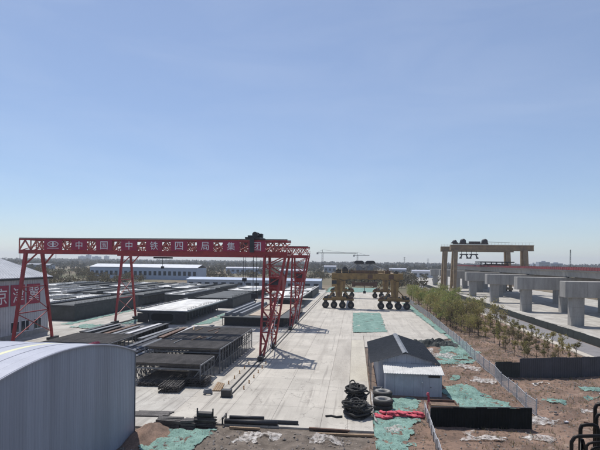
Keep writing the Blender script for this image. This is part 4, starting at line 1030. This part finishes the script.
for k in range(20):
    f = k / 19; x, y = 2.2 + 4.1 * f + R3.uniform(-.2, .2), 44.2 + .9 * f + R3.uniform(-.75, .6) * (1 - .55 * f)
    mb = MB(); nr, nn = 11, 14; L = R3.uniform(.32, .58); wv = R3.uniform(.2, .34)
    P = [((L * math.sin((i / (nr - 1) - .5) * math.pi)) * 1.0, max(.08, math.cos((i / (nr - 1) - .5) * math.pi) ** .5)) for i in range(nr)]
    i0 = 0
    for i, (px_, rr) in enumerate(P):
        for j in range(nn):
            a = 2 * math.pi * j / nn; nzv = 1 + .75 * noise.noise(Vector((px_ * 5 + k * 5, math.cos(a) * 1.8, math.sin(a) * 1.8)))
            mb.v.append((px_, wv * rr * math.cos(a) * nzv, .12 + .13 * rr * math.sin(a) * nzv))
    for i in range(nr - 1):
        for j in range(nn): mb.f.append((i * nn + j, i * nn + (j + 1) % nn, (i + 1) * nn + (j + 1) % nn, (i + 1) * nn + j))
    o = mb.build('red_bag', M_redbag, loc=(x, y, max(hfun(x, y), -.1) + .02 + (.18 if k % 4 == 2 else 0)), smooth=True, rz=R3.uniform(-1, 1))
    tag(o, '%s red woven bag from the left in the heap beside the large tyres' % ['first', 'second', 'third', 'fourth', 'fifth', 'sixth', 'seventh', 'eighth', 'ninth', 'tenth', 'eleventh', 'twelfth', 'thirteenth', 'fourteenth', 'fifteenth', 'sixteenth', 'seventeenth', 'eighteenth', 'nineteenth', 'twentieth'][k], 'bag', 'red bags on the green net')
# pipes and timber along the front edge of the slab
t = thing('pipe_bundle', (-11.0, 40.3, 0), 'long dark pipes lying on the front edge of the slab', 'pipes')
for k, (y, L, r, z) in enumerate(((0, 4.6, .22, .22), (.5, 6.3, .16, .16), (.12, 3.4, .14, .55))): MB().tube([(.2 * k, y, z), (L, y + .12, z)], r, 12).build('pipe', M_dark, t, smooth=True)
MB().bar((-.1, -.3, 0), (-.1, -.3, .62), .12).bar((-.1, .8, 0), (-.1, .8, .62), .12).bar((-.1, -.4, .5), (-.1, .9, .5), .12).build('pipe_stop', M_dark, t)
t = thing('steel_rack', (-12.5, 39.55, -.05), 'dark upright steel rack with two posts on the slab edge', 'rack')
for xx in (-.68, .68): MB().bar((xx, 0, 0), (xx, 0, 1.5), .1).build('post', M_dark, t)
bm_ = MB(); [bm_.bar((-.75 + R.uniform(-.25, .1), R.uniform(-.32, .36), z_), (.75 + R.uniform(-.1, .25), R.uniform(-.32, .36), z_ + R.uniform(-.04, .05)), .07) for z_ in np.linspace(.05, .72, 60)]; stuff(bm_.build('bundle', M_rebar, t)); MB().lathe([(0, -.62), (.24, -.62), (.24, .62), (0, .62)], (0, 0, 1.0), 'x', 10).build('roll', M_dark, t)
for k, (x, w, h, lab, mt) in enumerate(((-15.5, 2.2, .62, 'stack of dark timbers on the slab edge left of the rack', M_rebar), (-13.75, 1.1, .7, 'heap of dark scrap between timbers and rack', M_rebar))):
    t = thing('timber_stack', (x, 39.35, -.1), lab, 'timber stack')
    for r_ in range(3):
        for c in range(4): MB().bar((-w / 2 + R.uniform(-.1, .1), -.5 + c * .28, .1 + r_ * .22), (w / 2 + R.uniform(-.1, .1), -.5 + c * .28 + R.uniform(-.1, .1), .1 + r_ * .22 + R.uniform(-.05, .1)), .17, .2).build('timber', mt, t)
t = thing('plank_stack', (-18.2, 41.6, -.012), 'flat dark planks beside the corner of the arched shed', 'planks')
for k in range(6): MB().bar((-1.6 + R.uniform(-.2, .2), -.6 + k * .25, .06), (1.6 + R.uniform(-.4, .3), -.4 + k * .25, .07), .2, .1).build('plank', M_rebar, t)
o = MB().tube([(.45 * math.cos(a) * (1 - a * .012), .45 * math.sin(a) * (1 - a * .012), .12 + a * .017) for a in np.linspace(0, 25, 110)], .07, 6).build('cable_coil', M_steel, loc=(-15.2, 48.9, 0), smooth=True); tag(o, 'grey coil of cable on the slab near the black rail end stop', 'coil')
t = thing('plank_pile', (-14.6, 50.0, 0), 'small brown plank pile lying near the black rail end stop', 'planks', rz=.12)
for k in range(4): MB().box(-.45 + k * .23, -.25 + k * .23, 0, 3.6 - .2 * k, 0, .12).build('plank', M_timber, t)
for k, (x, y, L) in enumerate(((-2.0, 40.0, 3.4), (-.6, 39.0, 4.6), (-9.0, 39.3, 2.6))):
    t = thing('edge_timber', (x, y, -.05), ['short timber along slab edge left of the nearer hose heap', 'long timber lying in front of the nearer hose heap', 'rough timber below the dark pipes on the slab edge'][k], 'timber', rz=R.uniform(-.05, .05))
    MB().box(-L / 2, L / 2, -.1, .1, 0, .16).build('timber', M_timber if k else M_rust, t); MB().box(-L / 2 + .3, L / 2 - .2, .14, .3, 0, .1).build('batten', M_rebar, t)
# dark heap at the slab corner
t = thing('dark_heap', (13.5, 84.6, -.16), 'low dark heap of torn sheeting at the slab corner behind the site shed', 'heap')
mb = MB(); nxh, nyh = 26, 10
for j in range(nyh):
    for i in range(nxh):
        u, v = i / (nxh - 1) * 2 - 1, j / (nyh - 1) * 2 - 1; e = max(0, 1 - u * u) * max(0, 1 - v * v)
        mb.v.append((u * 4.2, v * 1.9, .95 * e ** .6 * (1 + .9 * noise.noise(Vector((u * 6, v * 3, 2)))) + .1 * noise.noise(Vector((u * 14, v * 8, 5)))))
for j in range(nyh - 1):
    for i in range(nxh - 1): mb.f.append((j * nxh + i, j * nxh + i + 1, (j + 1) * nxh + i + 1, (j + 1) * nxh + i))
mb.build('sheeting', M_dgreen, t)
# dirt mound at the corner of the arched shed
mb = MB(); nn = 22
for j in range(nn):
    for i in range(nn):
        u, v = i / (nn - 1) * 2 - 1, j / (nn - 1) * 2 - 1; r = min(1, math.hypot(u, v))
        mb.v.append((u * 1.7, v * 3.2, 1.0 * (1 - r) ** .9 * (1 + .35 * noise.noise(Vector((u * 4, v * 4, 3)))) - .05 + .1 * noise.noise(Vector((u * 9, v * 9, 7))) * (1 - r)))
for j in range(nn - 1):
    for i in range(nn - 1): mb.f.append((j * nn + i, j * nn + i + 1, (j + 1) * nn + i + 1, (j + 1) * nn + i))
o = mb.build('soil_mound', M_soil, loc=(-16.4, 37.0, -.16), smooth=True); tag(o, 'reddish soil mound at the corner of the arched shed', 'mound')
# rubble
mb = MB(); Q = random.Random(5); cnt = 0
while cnt < 11000:
    x, y = Q.uniform(-17, 34), Q.uniform(33, 100)
    if soil_mask(x, y) < .6 or (2 < x < 10.6 and 50.5 < y < 68): continue
    if noise.noise(Vector((x * .4, y * .4, 31))) < Q.uniform(-.5, .5): continue
    cnt += 1; r = .018 + (.13 if x < 2 else .10) * Q.random() ** 2.6; g = hfun(x, y); i = len(mb.v)
    c = [Vector((Q.uniform(-1, 1), Q.uniform(-1, 1), Q.uniform(-.6, .9))).normalized() * r * Q.uniform(.7, 1.3) for _ in range(6)]
    D = [(1, 0, 0), (-1, 0, 0), (0, 1, 0), (0, -1, 0), (0, 0, .8), (0, 0, -.6)]
    mb.v += [(x + d_[0] * r * Q.uniform(.6, 1.5), y + d_[1] * r * Q.uniform(.6, 1.5), g + .3 * r + d_[2] * r * Q.uniform(.6, 1.2)) for d_ in D]
    mb.f += [(i, i + 2, i + 4), (i + 2, i + 1, i + 4), (i + 1, i + 3, i + 4), (i + 3, i, i + 4), (i + 2, i, i + 5), (i + 1, i + 2, i + 5), (i + 3, i + 1, i + 5), (i, i + 3, i + 5)]
o = mb.build('rubble', M_stone); stuff(o); o['label'] = 'small stones and lumps scattered over the bare soil'; o['category'] = 'rubble'

# ------------------------------------------------------------------ trees
def tree_meshes(seed, h, tr_h, cr, n_leaf, ls, mat, limbs=7, r0=.06, flat=1.0, nclump=12):
    Q = random.Random(seed); tk = MB(); tops = []
    bend = [Vector((Q.uniform(-.05, .05) * h * k / 4, Q.uniform(-.05, .05) * h * k / 4, h * .86 * k / 4)) for k in range(5)]
    tk.tube(bend, r0, 6, r2=r0 * .3)
    for k in range(limbs):
        f = tr_h / h + (0.86 - tr_h / h) * (k + .4) / limbs
        b0 = bend[min(3, int(f / .86 * 4))].lerp(bend[min(4, int(f / .86 * 4) + 1)], (f / .86 * 4) % 1)
        a = k * 2.4 + Q.uniform(-.5, .5); L = cr * Q.uniform(.55, 1.0) * (1 - .35 * f)
        e = b0 + Vector((math.cos(a) * L, math.sin(a) * L, L * Q.uniform(.8, 1.8)))
        mid = b0.lerp(e, .5) + Vector((0, 0, .08 * L)); tk.tube([b0, mid, e], r0 * .45, 5, r2=r0 * .12); tops += [e, mid.lerp(e, .4)]
    tops.append(bend[-1])
    lf = MB(); cl = [(Q.choice(tops) + Vector((Q.gauss(0, .14), Q.gauss(0, .14), Q.gauss(0, .2))) * cr, cr * Q.uniform(.14, .38)) for _ in range(nclump)]
    for k in range(n_leaf):
        c, r = Q.choice(cl); p = c + Vector((Q.gauss(0, 1), Q.gauss(0, 1), Q.gauss(0, .8))) * r * .6
        if p.z < tr_h * .6: p.z = tr_h * .6 + Q.random() * .5
        s = ls * Q.uniform(.6, 1.4); e = Euler((Q.uniform(0, 6), Q.uniform(0, 6), Q.uniform(0, 6))).to_matrix()
        a, b_ = e @ Vector((s, 0, 0)), e @ Vector((0, s * .55, 0)); cc = e @ Vector((s * .15, 0, s * .2))
        lf.poly([p - a, p - b_ + cc, p + a, p + b_ + cc])
    return tk.mesh('trunk', M_bark), lf.mesh('crown', mat)
SAP = [tree_meshes(s, h, .9, .72, 440, .085, m_, 8, .055, nclump=15) for s, h, m_ in ((1, 2.7, M_lf2), (2, 2.4, M_lf3), (3, 3.0, M_lf2), (4, 2.5, M_lf3))]
BUS = [tree_meshes(s, h, .9, 2.2, nl_, .115, m_, 12, .09, nclump=34) for s, h, m_, nl_ in ((11, 4.6, M_lf1, 1900), (12, 5.4, M_lf1, 1500), (13, 3.9, M_lf2, 1300), (14, 4.6, M_lf2, 1000), (15, 4.2, M_lf3, 650), (16, 5.0, M_lf1, 1200), (17, 3.2, M_lf3, 500))]
def plant(name, src, x, y, z, sc, rz, label, cat, grp):
    t = thing(name, (x, y, z), label, cat, grp, rz); t.scale = (sc, sc, sc)
    obj('trunk', src[0], t); obj('crown', src[1], t); return t
Q = random.Random(41)
num = ['first', 'second', 'third', 'fourth', 'fifth', 'sixth', 'seventh', 'eighth', 'ninth', 'tenth', 'eleventh', 'twelfth', 'thirteenth', 'fourteenth', 'fifteenth', 'sixteenth']
rows_ = [(24.2, 70.5, 14, 2.9, 'row nearest the chain-link fence'), (27.0, 69.0, 15, 2.9, 'second row from the chain-link fence'), (29.8, 68.0, 15, 3.1, 'third row from the chain-link fence'), (32.6, 76.0, 14, 4.2, 'row beside the asphalt road')]
for x, y0, n_, sp, rn in rows_:
    for k in range(n_):
        xx, yy = x + Q.uniform(-.5, .5), y0 + k * sp + Q.uniform(-.5, .5)
        plant('sapling', SAP[Q.randrange(4)], xx, yy, hfun(xx, yy) - .03, Q.uniform(.7, 1.25), Q.uniform(0, 6), 'thin-leaved sapling, %s from the slate-grey hoarding in the %s' % (num[k], rn), 'sapling', 'saplings planted in rows')
bl = []
y = 96.0; k = 0
spots = []
while y < 190:
    for x in (21.0, 24.6, 28.2, 31.4):
        if Q.random() < (.18 if x < 26 else .42): continue
        if y < 112 and x > 25: continue
        if x > 30 and y < 150: continue
        spots.append((x + Q.uniform(-1.2, 1.2), y + Q.uniform(-1.4, 1.4)))
    y += 5.2
for q in range(20):
    spots.append((Q.uniform(20.5, 30), Q.uniform(104, 132)))
rowc = {}
spots.sort(key=lambda p: p[1])
for x, y in spots:
    rn = 'along the chain-link fence' if x < 22.8 else ('in the second line from the chain-link fence' if x < 26.4 else ('in the third line from the chain-link fence' if x < 29.8 else 'beside the far asphalt road'))
    k = rowc.get(rn, 0); rowc[rn] = k + 1
    nm = num[k] if k < 16 else ['seventeenth', 'eighteenth', 'nineteenth', 'twentieth', 'twenty-first', 'twenty-second', 'twenty-third', 'twenty-fourth', 'twenty-fifth', 'twenty-sixth', 'twenty-seventh', 'twenty-eighth', 'twenty-ninth', 'thirtieth'][k - 16]
    plant('bushy_tree', BUS[Q.choice((0, 1, 1, 2, 3, 4, 5, 5, 6)) if y > 108 else Q.choice((2, 3, 4, 6))], x, y, hfun(x, y) - .05, (Q.uniform(.55, 1.25) if y > 104 else Q.uniform(.45, .85)), Q.uniform(0, 6), 'bushy olive tree, %s from near end %s' % (nm, rn), 'tree', 'bushy trees between fence and road')
# dry grass among the saplings and on the soil
mb = MB(); cnt = 0
while cnt < 7000:
    x, y = Q.uniform(1, 34.5), Q.uniform(34, 130)
    if soil_mask(x, y) < .7 or (1.6 < x < 10.8 and 48 < y < 68): continue
    den = .6 if (x > 19.5 and y > 64) else .26
    if Q.random() > den or noise.noise(Vector((x * .3, y * .3, 77))) < Q.uniform(-.4, .3): continue
    cnt += 1; g = hfun(x, y)
    for q in range(3):
        a = Q.uniform(0, 6.28); L = Q.uniform(.12, .38); w = .022; dx_, dy_ = math.cos(a), math.sin(a); bx, by = x + Q.gauss(0, .08), y + Q.gauss(0, .08)
        mb.poly([(bx - dy_ * w, by + dx_ * w, g - .02), (bx + dy_ * w, by - dx_ * w, g - .02), (bx + dx_ * L * .5, by + dy_ * L * .5, g + L)])
o = stuff(mb.build('dry_grass', M_lf3)); o['label'] = 'sparse dry grass on the soil among the saplings'; o['category'] = 'grass'

# ------------------------------------------------------------------ beyond the yard
def far_wood(name, spec, seed, mat, label):
    Q = random.Random(seed); mb = MB()
    for (x0, x1, y0, y1, n_, h0, h1, w) in spec:
        for _ in range(n_):
            x, y = Q.uniform(x0, x1), Q.uniform(y0, y1); h = Q.uniform(h0, h1); r = w * Q.uniform(.6, 1.2)
            nl = 70 if y < 475 else (26 if y < 800 else 12)
            mb.bar((x, y, -.2), (x, y, h * .6), .3)
            for k in range(nl):
                a = Q.uniform(0, 6.28); rr = r * math.sqrt(Q.random()); z = h * Q.uniform(.22, 1.0); fr = math.sqrt(max(.05, 1 - ((z / h - .55) / .5) ** 2))
                p = Vector((x + math.cos(a) * rr * fr, y + math.sin(a) * rr * fr, z)); s = r * Q.uniform(.28, .55) * (.42 if y < 475 else (.8 if y < 800 else 1.15))
                e = Euler((Q.uniform(0, 6), Q.uniform(0, 6), Q.uniform(0, 6))).to_matrix(); u, v = e @ Vector((s, 0, 0)), e @ Vector((0, s * .7, 0)); c = e @ Vector((0, 0, s * .3))
                mb.poly([p - u, p - v + c, p + u, p + v + c])
    o = stuff(mb.build(name, mat)); o['label'] = label; o['category'] = 'woods'; return o
far_wood('far_woods', [(-1600, 1500, 1500, 2600, 2400, 6, 14, 10), (-1100, 1000, 800, 1400, 1500, 5, 10, 7), (-600, 500, 480, 760, 420, 4, 8, 4)], 3, M_far_l, 'dark far-off woods along the horizon')
far_wood('roadside_scrub', [(-420, -130, 255, 330, 150, 3, 6.0, 3.2), (-420, 60, 345, 470, 260, 3, 6.5, 3.4), (-12, 40, 270, 460, 130, 3, 6, 3.2), (96, 260, 180, 460, 150, 3, 6, 3.2), (-240, -132, 150, 255, 90, 2.5, 5, 2.8)], 4, M_scrub, 'brown scrub and bare trees beyond the yard')
def long_building(name, x, y, w, d, h, wall, roof, label, nwin, rz=0, gable=1.2, winz=(.35, .7)):
    t = thing(name, (x, y, -.16), label, 'building', 'low buildings behind the yard', rz)
    MB().box(-w / 2, w / 2, 0, d, 0, h).build('wall', wall, t)
    MB().prism([(-.4, h), (d / 2, h + gable), (d + .4, h), (d / 2, h + gable - .15) if False else (d + .4, h + .15), (d / 2, h + gable + .15), (-.4, h + .15)], 'x', -w / 2 - .4, w / 2 + .4).build('roof', roof, t)
    for k in range(nwin):
        xx = -w / 2 + w * (k + .5) / nwin; ww = w / nwin * .28
        o = MB().box(xx - ww, xx + ww, -.1, .05, h * winz[0], h * winz[1]).build('window', M_win, t)
    return t
c = (atY(90, 265, 330).x + atY(197, 265, 330).x) / 2; w = atY(197, 265, 330).x - atY(90, 265, 330).x
long_building('factory_hall', c, 330, w, 22, 8.6, M_bluesh, M_roofw, 'long pale blue factory hall with a row of windows behind the girders', 22, gable=2.2)
c = (atY(180, 279, 232).x + atY(319, 281, 232).x) / 2; w = atY(319, 281, 232).x - atY(180, 279, 232).x
long_building('store_shed', c, 242, w, 13, 4.2, M_far, M_bluesh, 'long low shed with pale blue roof at the back of the yard', 16, gable=1.0)
for k, (px, pw_, y, h, lab, mt) in enumerate(((292, 26, 420, 6, 'low grey building behind the red crane legs', M_far), (245, 40, 520, 6, 'low pale building far behind the store shed', M_bluesh), (398, 16, 520, 7, 'low grey building behind the girder carrier on the right', M_far), (424, 22, 470, 6, 'low pale building left of the tan cranes', M_pale), (35, 34, 600, 6, 'low far building above the pale long shed roof', M_far), (330, 12, 620, 8, 'small far block left of the girder carrier winches', M_far))):
    p = atY(px, 268, y); w = pw_ * y / F_PX
    long_building('low_building', p.x, y, w, 12, h, mt, M_roofm, lab, max(3, int(w / 5)))
for k, (px0, px1, y, pyt, lab) in enumerate(((539, 550, 1500, 261.8, 'taller far grey apartment block above the viaduct'), (551, 563, 1500, 263.2, 'lower far grey apartment block above the viaduct'), (533, 536, 1600, 263.6, 'narrow far block left of the apartment blocks'), (78, 84, 2400, 256.2, 'far city block at left on the horizon'), (86, 89, 2400, 254.8, 'narrow far city tower at left on the horizon'), (92, 99, 2400, 256.4, 'wide far city block at left on the horizon'), (104, 107, 2500, 256, 'small far city block right of the wide one'))):
    a, b_ = atY(px0, pyt, y), atY(px1, pyt, y); w = b_.x - a.x
    t = thing('apartment_block', ((a.x + b_.x) / 2, y, -.16), lab, 'building', 'far blocks on the horizon')
    MB().box(-w / 2, w / 2, 0, 25, 0, a.z).build('wall', M_far, t); MB().box(-w / 6, w / 6, 6, 14, a.z, a.z + 3).build('roof_house', M_far, t)
    for f in range(int(a.z / 3.2)): MB().box(-w / 2 + 1, w / 2 - 1, -.2, 0, 1 + f * 3.2, 2.4 + f * 3.2).build('window_band', M_win, t)
# far tower cranes and masts
def tower_crane(px, py_top, y, jl, jr, label):
    b0 = atY(px, py_top, y); h = b0.z; t = thing('tower_crane', (b0.x, y, -.16), label, 'tower crane', 'far tower cranes')
    mb = MB()
    for sx in (-1, 1):
        for sy in (-1, 1): mb.bar((sx, sy, 0), (sx, sy, h), .5)
    for k in range(int(h / 3)): mb.bar((-1, -1, k * 3), (1, -1, k * 3 + 3), .3)
    mb.build('mast', M_dark, t)
    mb = MB().bar((-jl, 0, h), (jr, 0, h), .7).bar((-jl, 0, h - 1), (jr, 0, h - 1), .5).bar((0, 0, h), (0, 0, h + 5), .6).bar((0, 0, h + 5), (jr * .7, 0, h), .25).bar((0, 0, h + 5), (-jl * .9, 0, h), .25)
    mb.build('jib', M_dark, t); MB().box(-jl, -jl + 3, -1, 1, h - 3, h).build('counterweight', M_pier, t)
tower_crane(322.5, 252.5, 820, 10, 58, 'left far tower crane with long thin jib above the horizon')
tower_crane(357.5, 255.0, 900, 8, 22, 'right far tower crane behind the winches of the girder carrier')
def mast(px, pt, y, label, striped=False, r=.5):
    b0 = atY(px, pt, y); t = thing('lattice_mast', (b0.x, y, -.16), label, 'mast', 'far masts'); n_ = 9
    for k in range(n_):
        z0, z1 = b0.z * k / n_, b0.z * (k + 1) / n_; mb = MB(); a, c = r * 2.2 * (1 - .6 * k / n_), r * 2.2 * (1 - .6 * (k + 1) / n_)
        for sx in (-1, 1):
            for sy in (-1, 1): mb.bar((sx * a, sy * a, z0), (sx * c, sy * c, z1), r * .5)
        mb.bar((-a, -a, z0), (c, -c, z1), r * .35).bar((a, -a, z0), (-c, -c, z1), r * .35)
        mb.build('section', (M_steel if k % 2 else M_dark) if striped else M_steel, t)
    if not striped: MB().bar((-r * 7, 0, b0.z * .85), (r * 7, 0, b0.z * .85), r * .5).bar((-r * 5, 0, b0.z * .97), (r * 5, 0, b0.z * .97), r * .5).build('cross_arm', M_steel, t)
mast(570.5, 249.5, 420, 'tall banded lattice mast above the viaduct at right', True, .24)
mast(404.5, 257, 900, 'far power pylon right of the girder carrier', False, .5); mast(428, 258.5, 1100, 'far power pylon left of the tan cranes', False, .5); mast(56, 250.5, 1300, 'far power pylon above the pale long shed', False, .5); mast(20, 251.5, 1400, 'far power pylon at the left edge', False, .5)

# ------------------------------------------------------------------ roof the picture was taken from, with black bent-tube rack
t = thing('viewing_building', (0, -4, -.2), 'building whose flat roof the view is taken from', 'building')
MB().box(-12, 12, -8, 7.3, 0, 12.3).build('wall', M_pale, t); MB().box(-12.1, 12.1, -8.1, 7.36, 12.302, 12.4).build('roof', M_pier, t)
t = thing('tube_rack', (2.0, 3.1, 12.2), 'rack of black bent steel tubes in the bottom right corner', 'rack')
L0_ = Vector((2.0, 3.1, 12.2))
def bent(pts, y, r=.0105):
    P = [atY(a, b_, y) for a, b_ in pts]; Pz = P[0].copy(); Pz.z = 12.2; out = [Pz] + P; e = P[-1].copy(); e.z = 12.2
    out.append(e); sm = []
    for k, p in enumerate(out):
        if 0 < k < len(out) - 1:
            sm += [p.lerp(out[k - 1], min(.45, .035 / max(1e-4, (p - out[k - 1]).length))), p.lerp(p.lerp((out[k - 1] + out[k + 1]) / 2, .25), .6), p.lerp(out[k + 1], min(.45, .035 / max(1e-4, (p - out[k + 1]).length)))]
        else: sm.append(p)
    MB().tube([p - L0_ for p in sm], r, 10).build('bent_tube', M_tube, t, smooth=True)
M_tube = pm('black_tube', (.006, .005, .005), .5, (.012, .009, .008), 20, spec=.2)
bent([(571.5, 449), (571.5, 436.4), (612, 435.6)], 2.95)
bent([(580.5, 434), (580.5, 424.8), (598.5, 424.6), (598.5, 452)], 3.15, .0115)
bent([(582, 437.5), (582.5, 441), (588, 456)], 2.95, .0095)
bent([(595.2, 413), (595.2, 404.3), (614, 404)], 3.3, .0115)
bent([(596.6, 422), (596.6, 414.2), (614, 414)], 3.22)
bent([(586.5, 450), (586.5, 443), (620, 441)], 3.05, .008)
bent([(592, 452), (592, 448), (620, 446)], 3.05, .008)

# ------------------------------------------------------------------ haze in the air
hz = bpy.data.materials.new('haze'); hz.use_nodes = True; nn_ = hz.node_tree.nodes; nn_.clear()
ho = nn_.new('ShaderNodeOutputMaterial'); hv = nn_.new('ShaderNodeVolumePrincipled')
hv.inputs['Color'].default_value = (.83, .89, .98, 1); hv.inputs['Density'].default_value = .0002; hv.inputs['Anisotropy'].default_value = .35
hz.node_tree.links.new(hv.outputs[0], ho.inputs['Volume'])
o = MB().box(-4600, 4600, -4600, 4600, -1.3, 75).build('haze', hz); stuff(o); o['label'] = 'thin pale haze in the air over the whole yard'; o['category'] = 'haze'
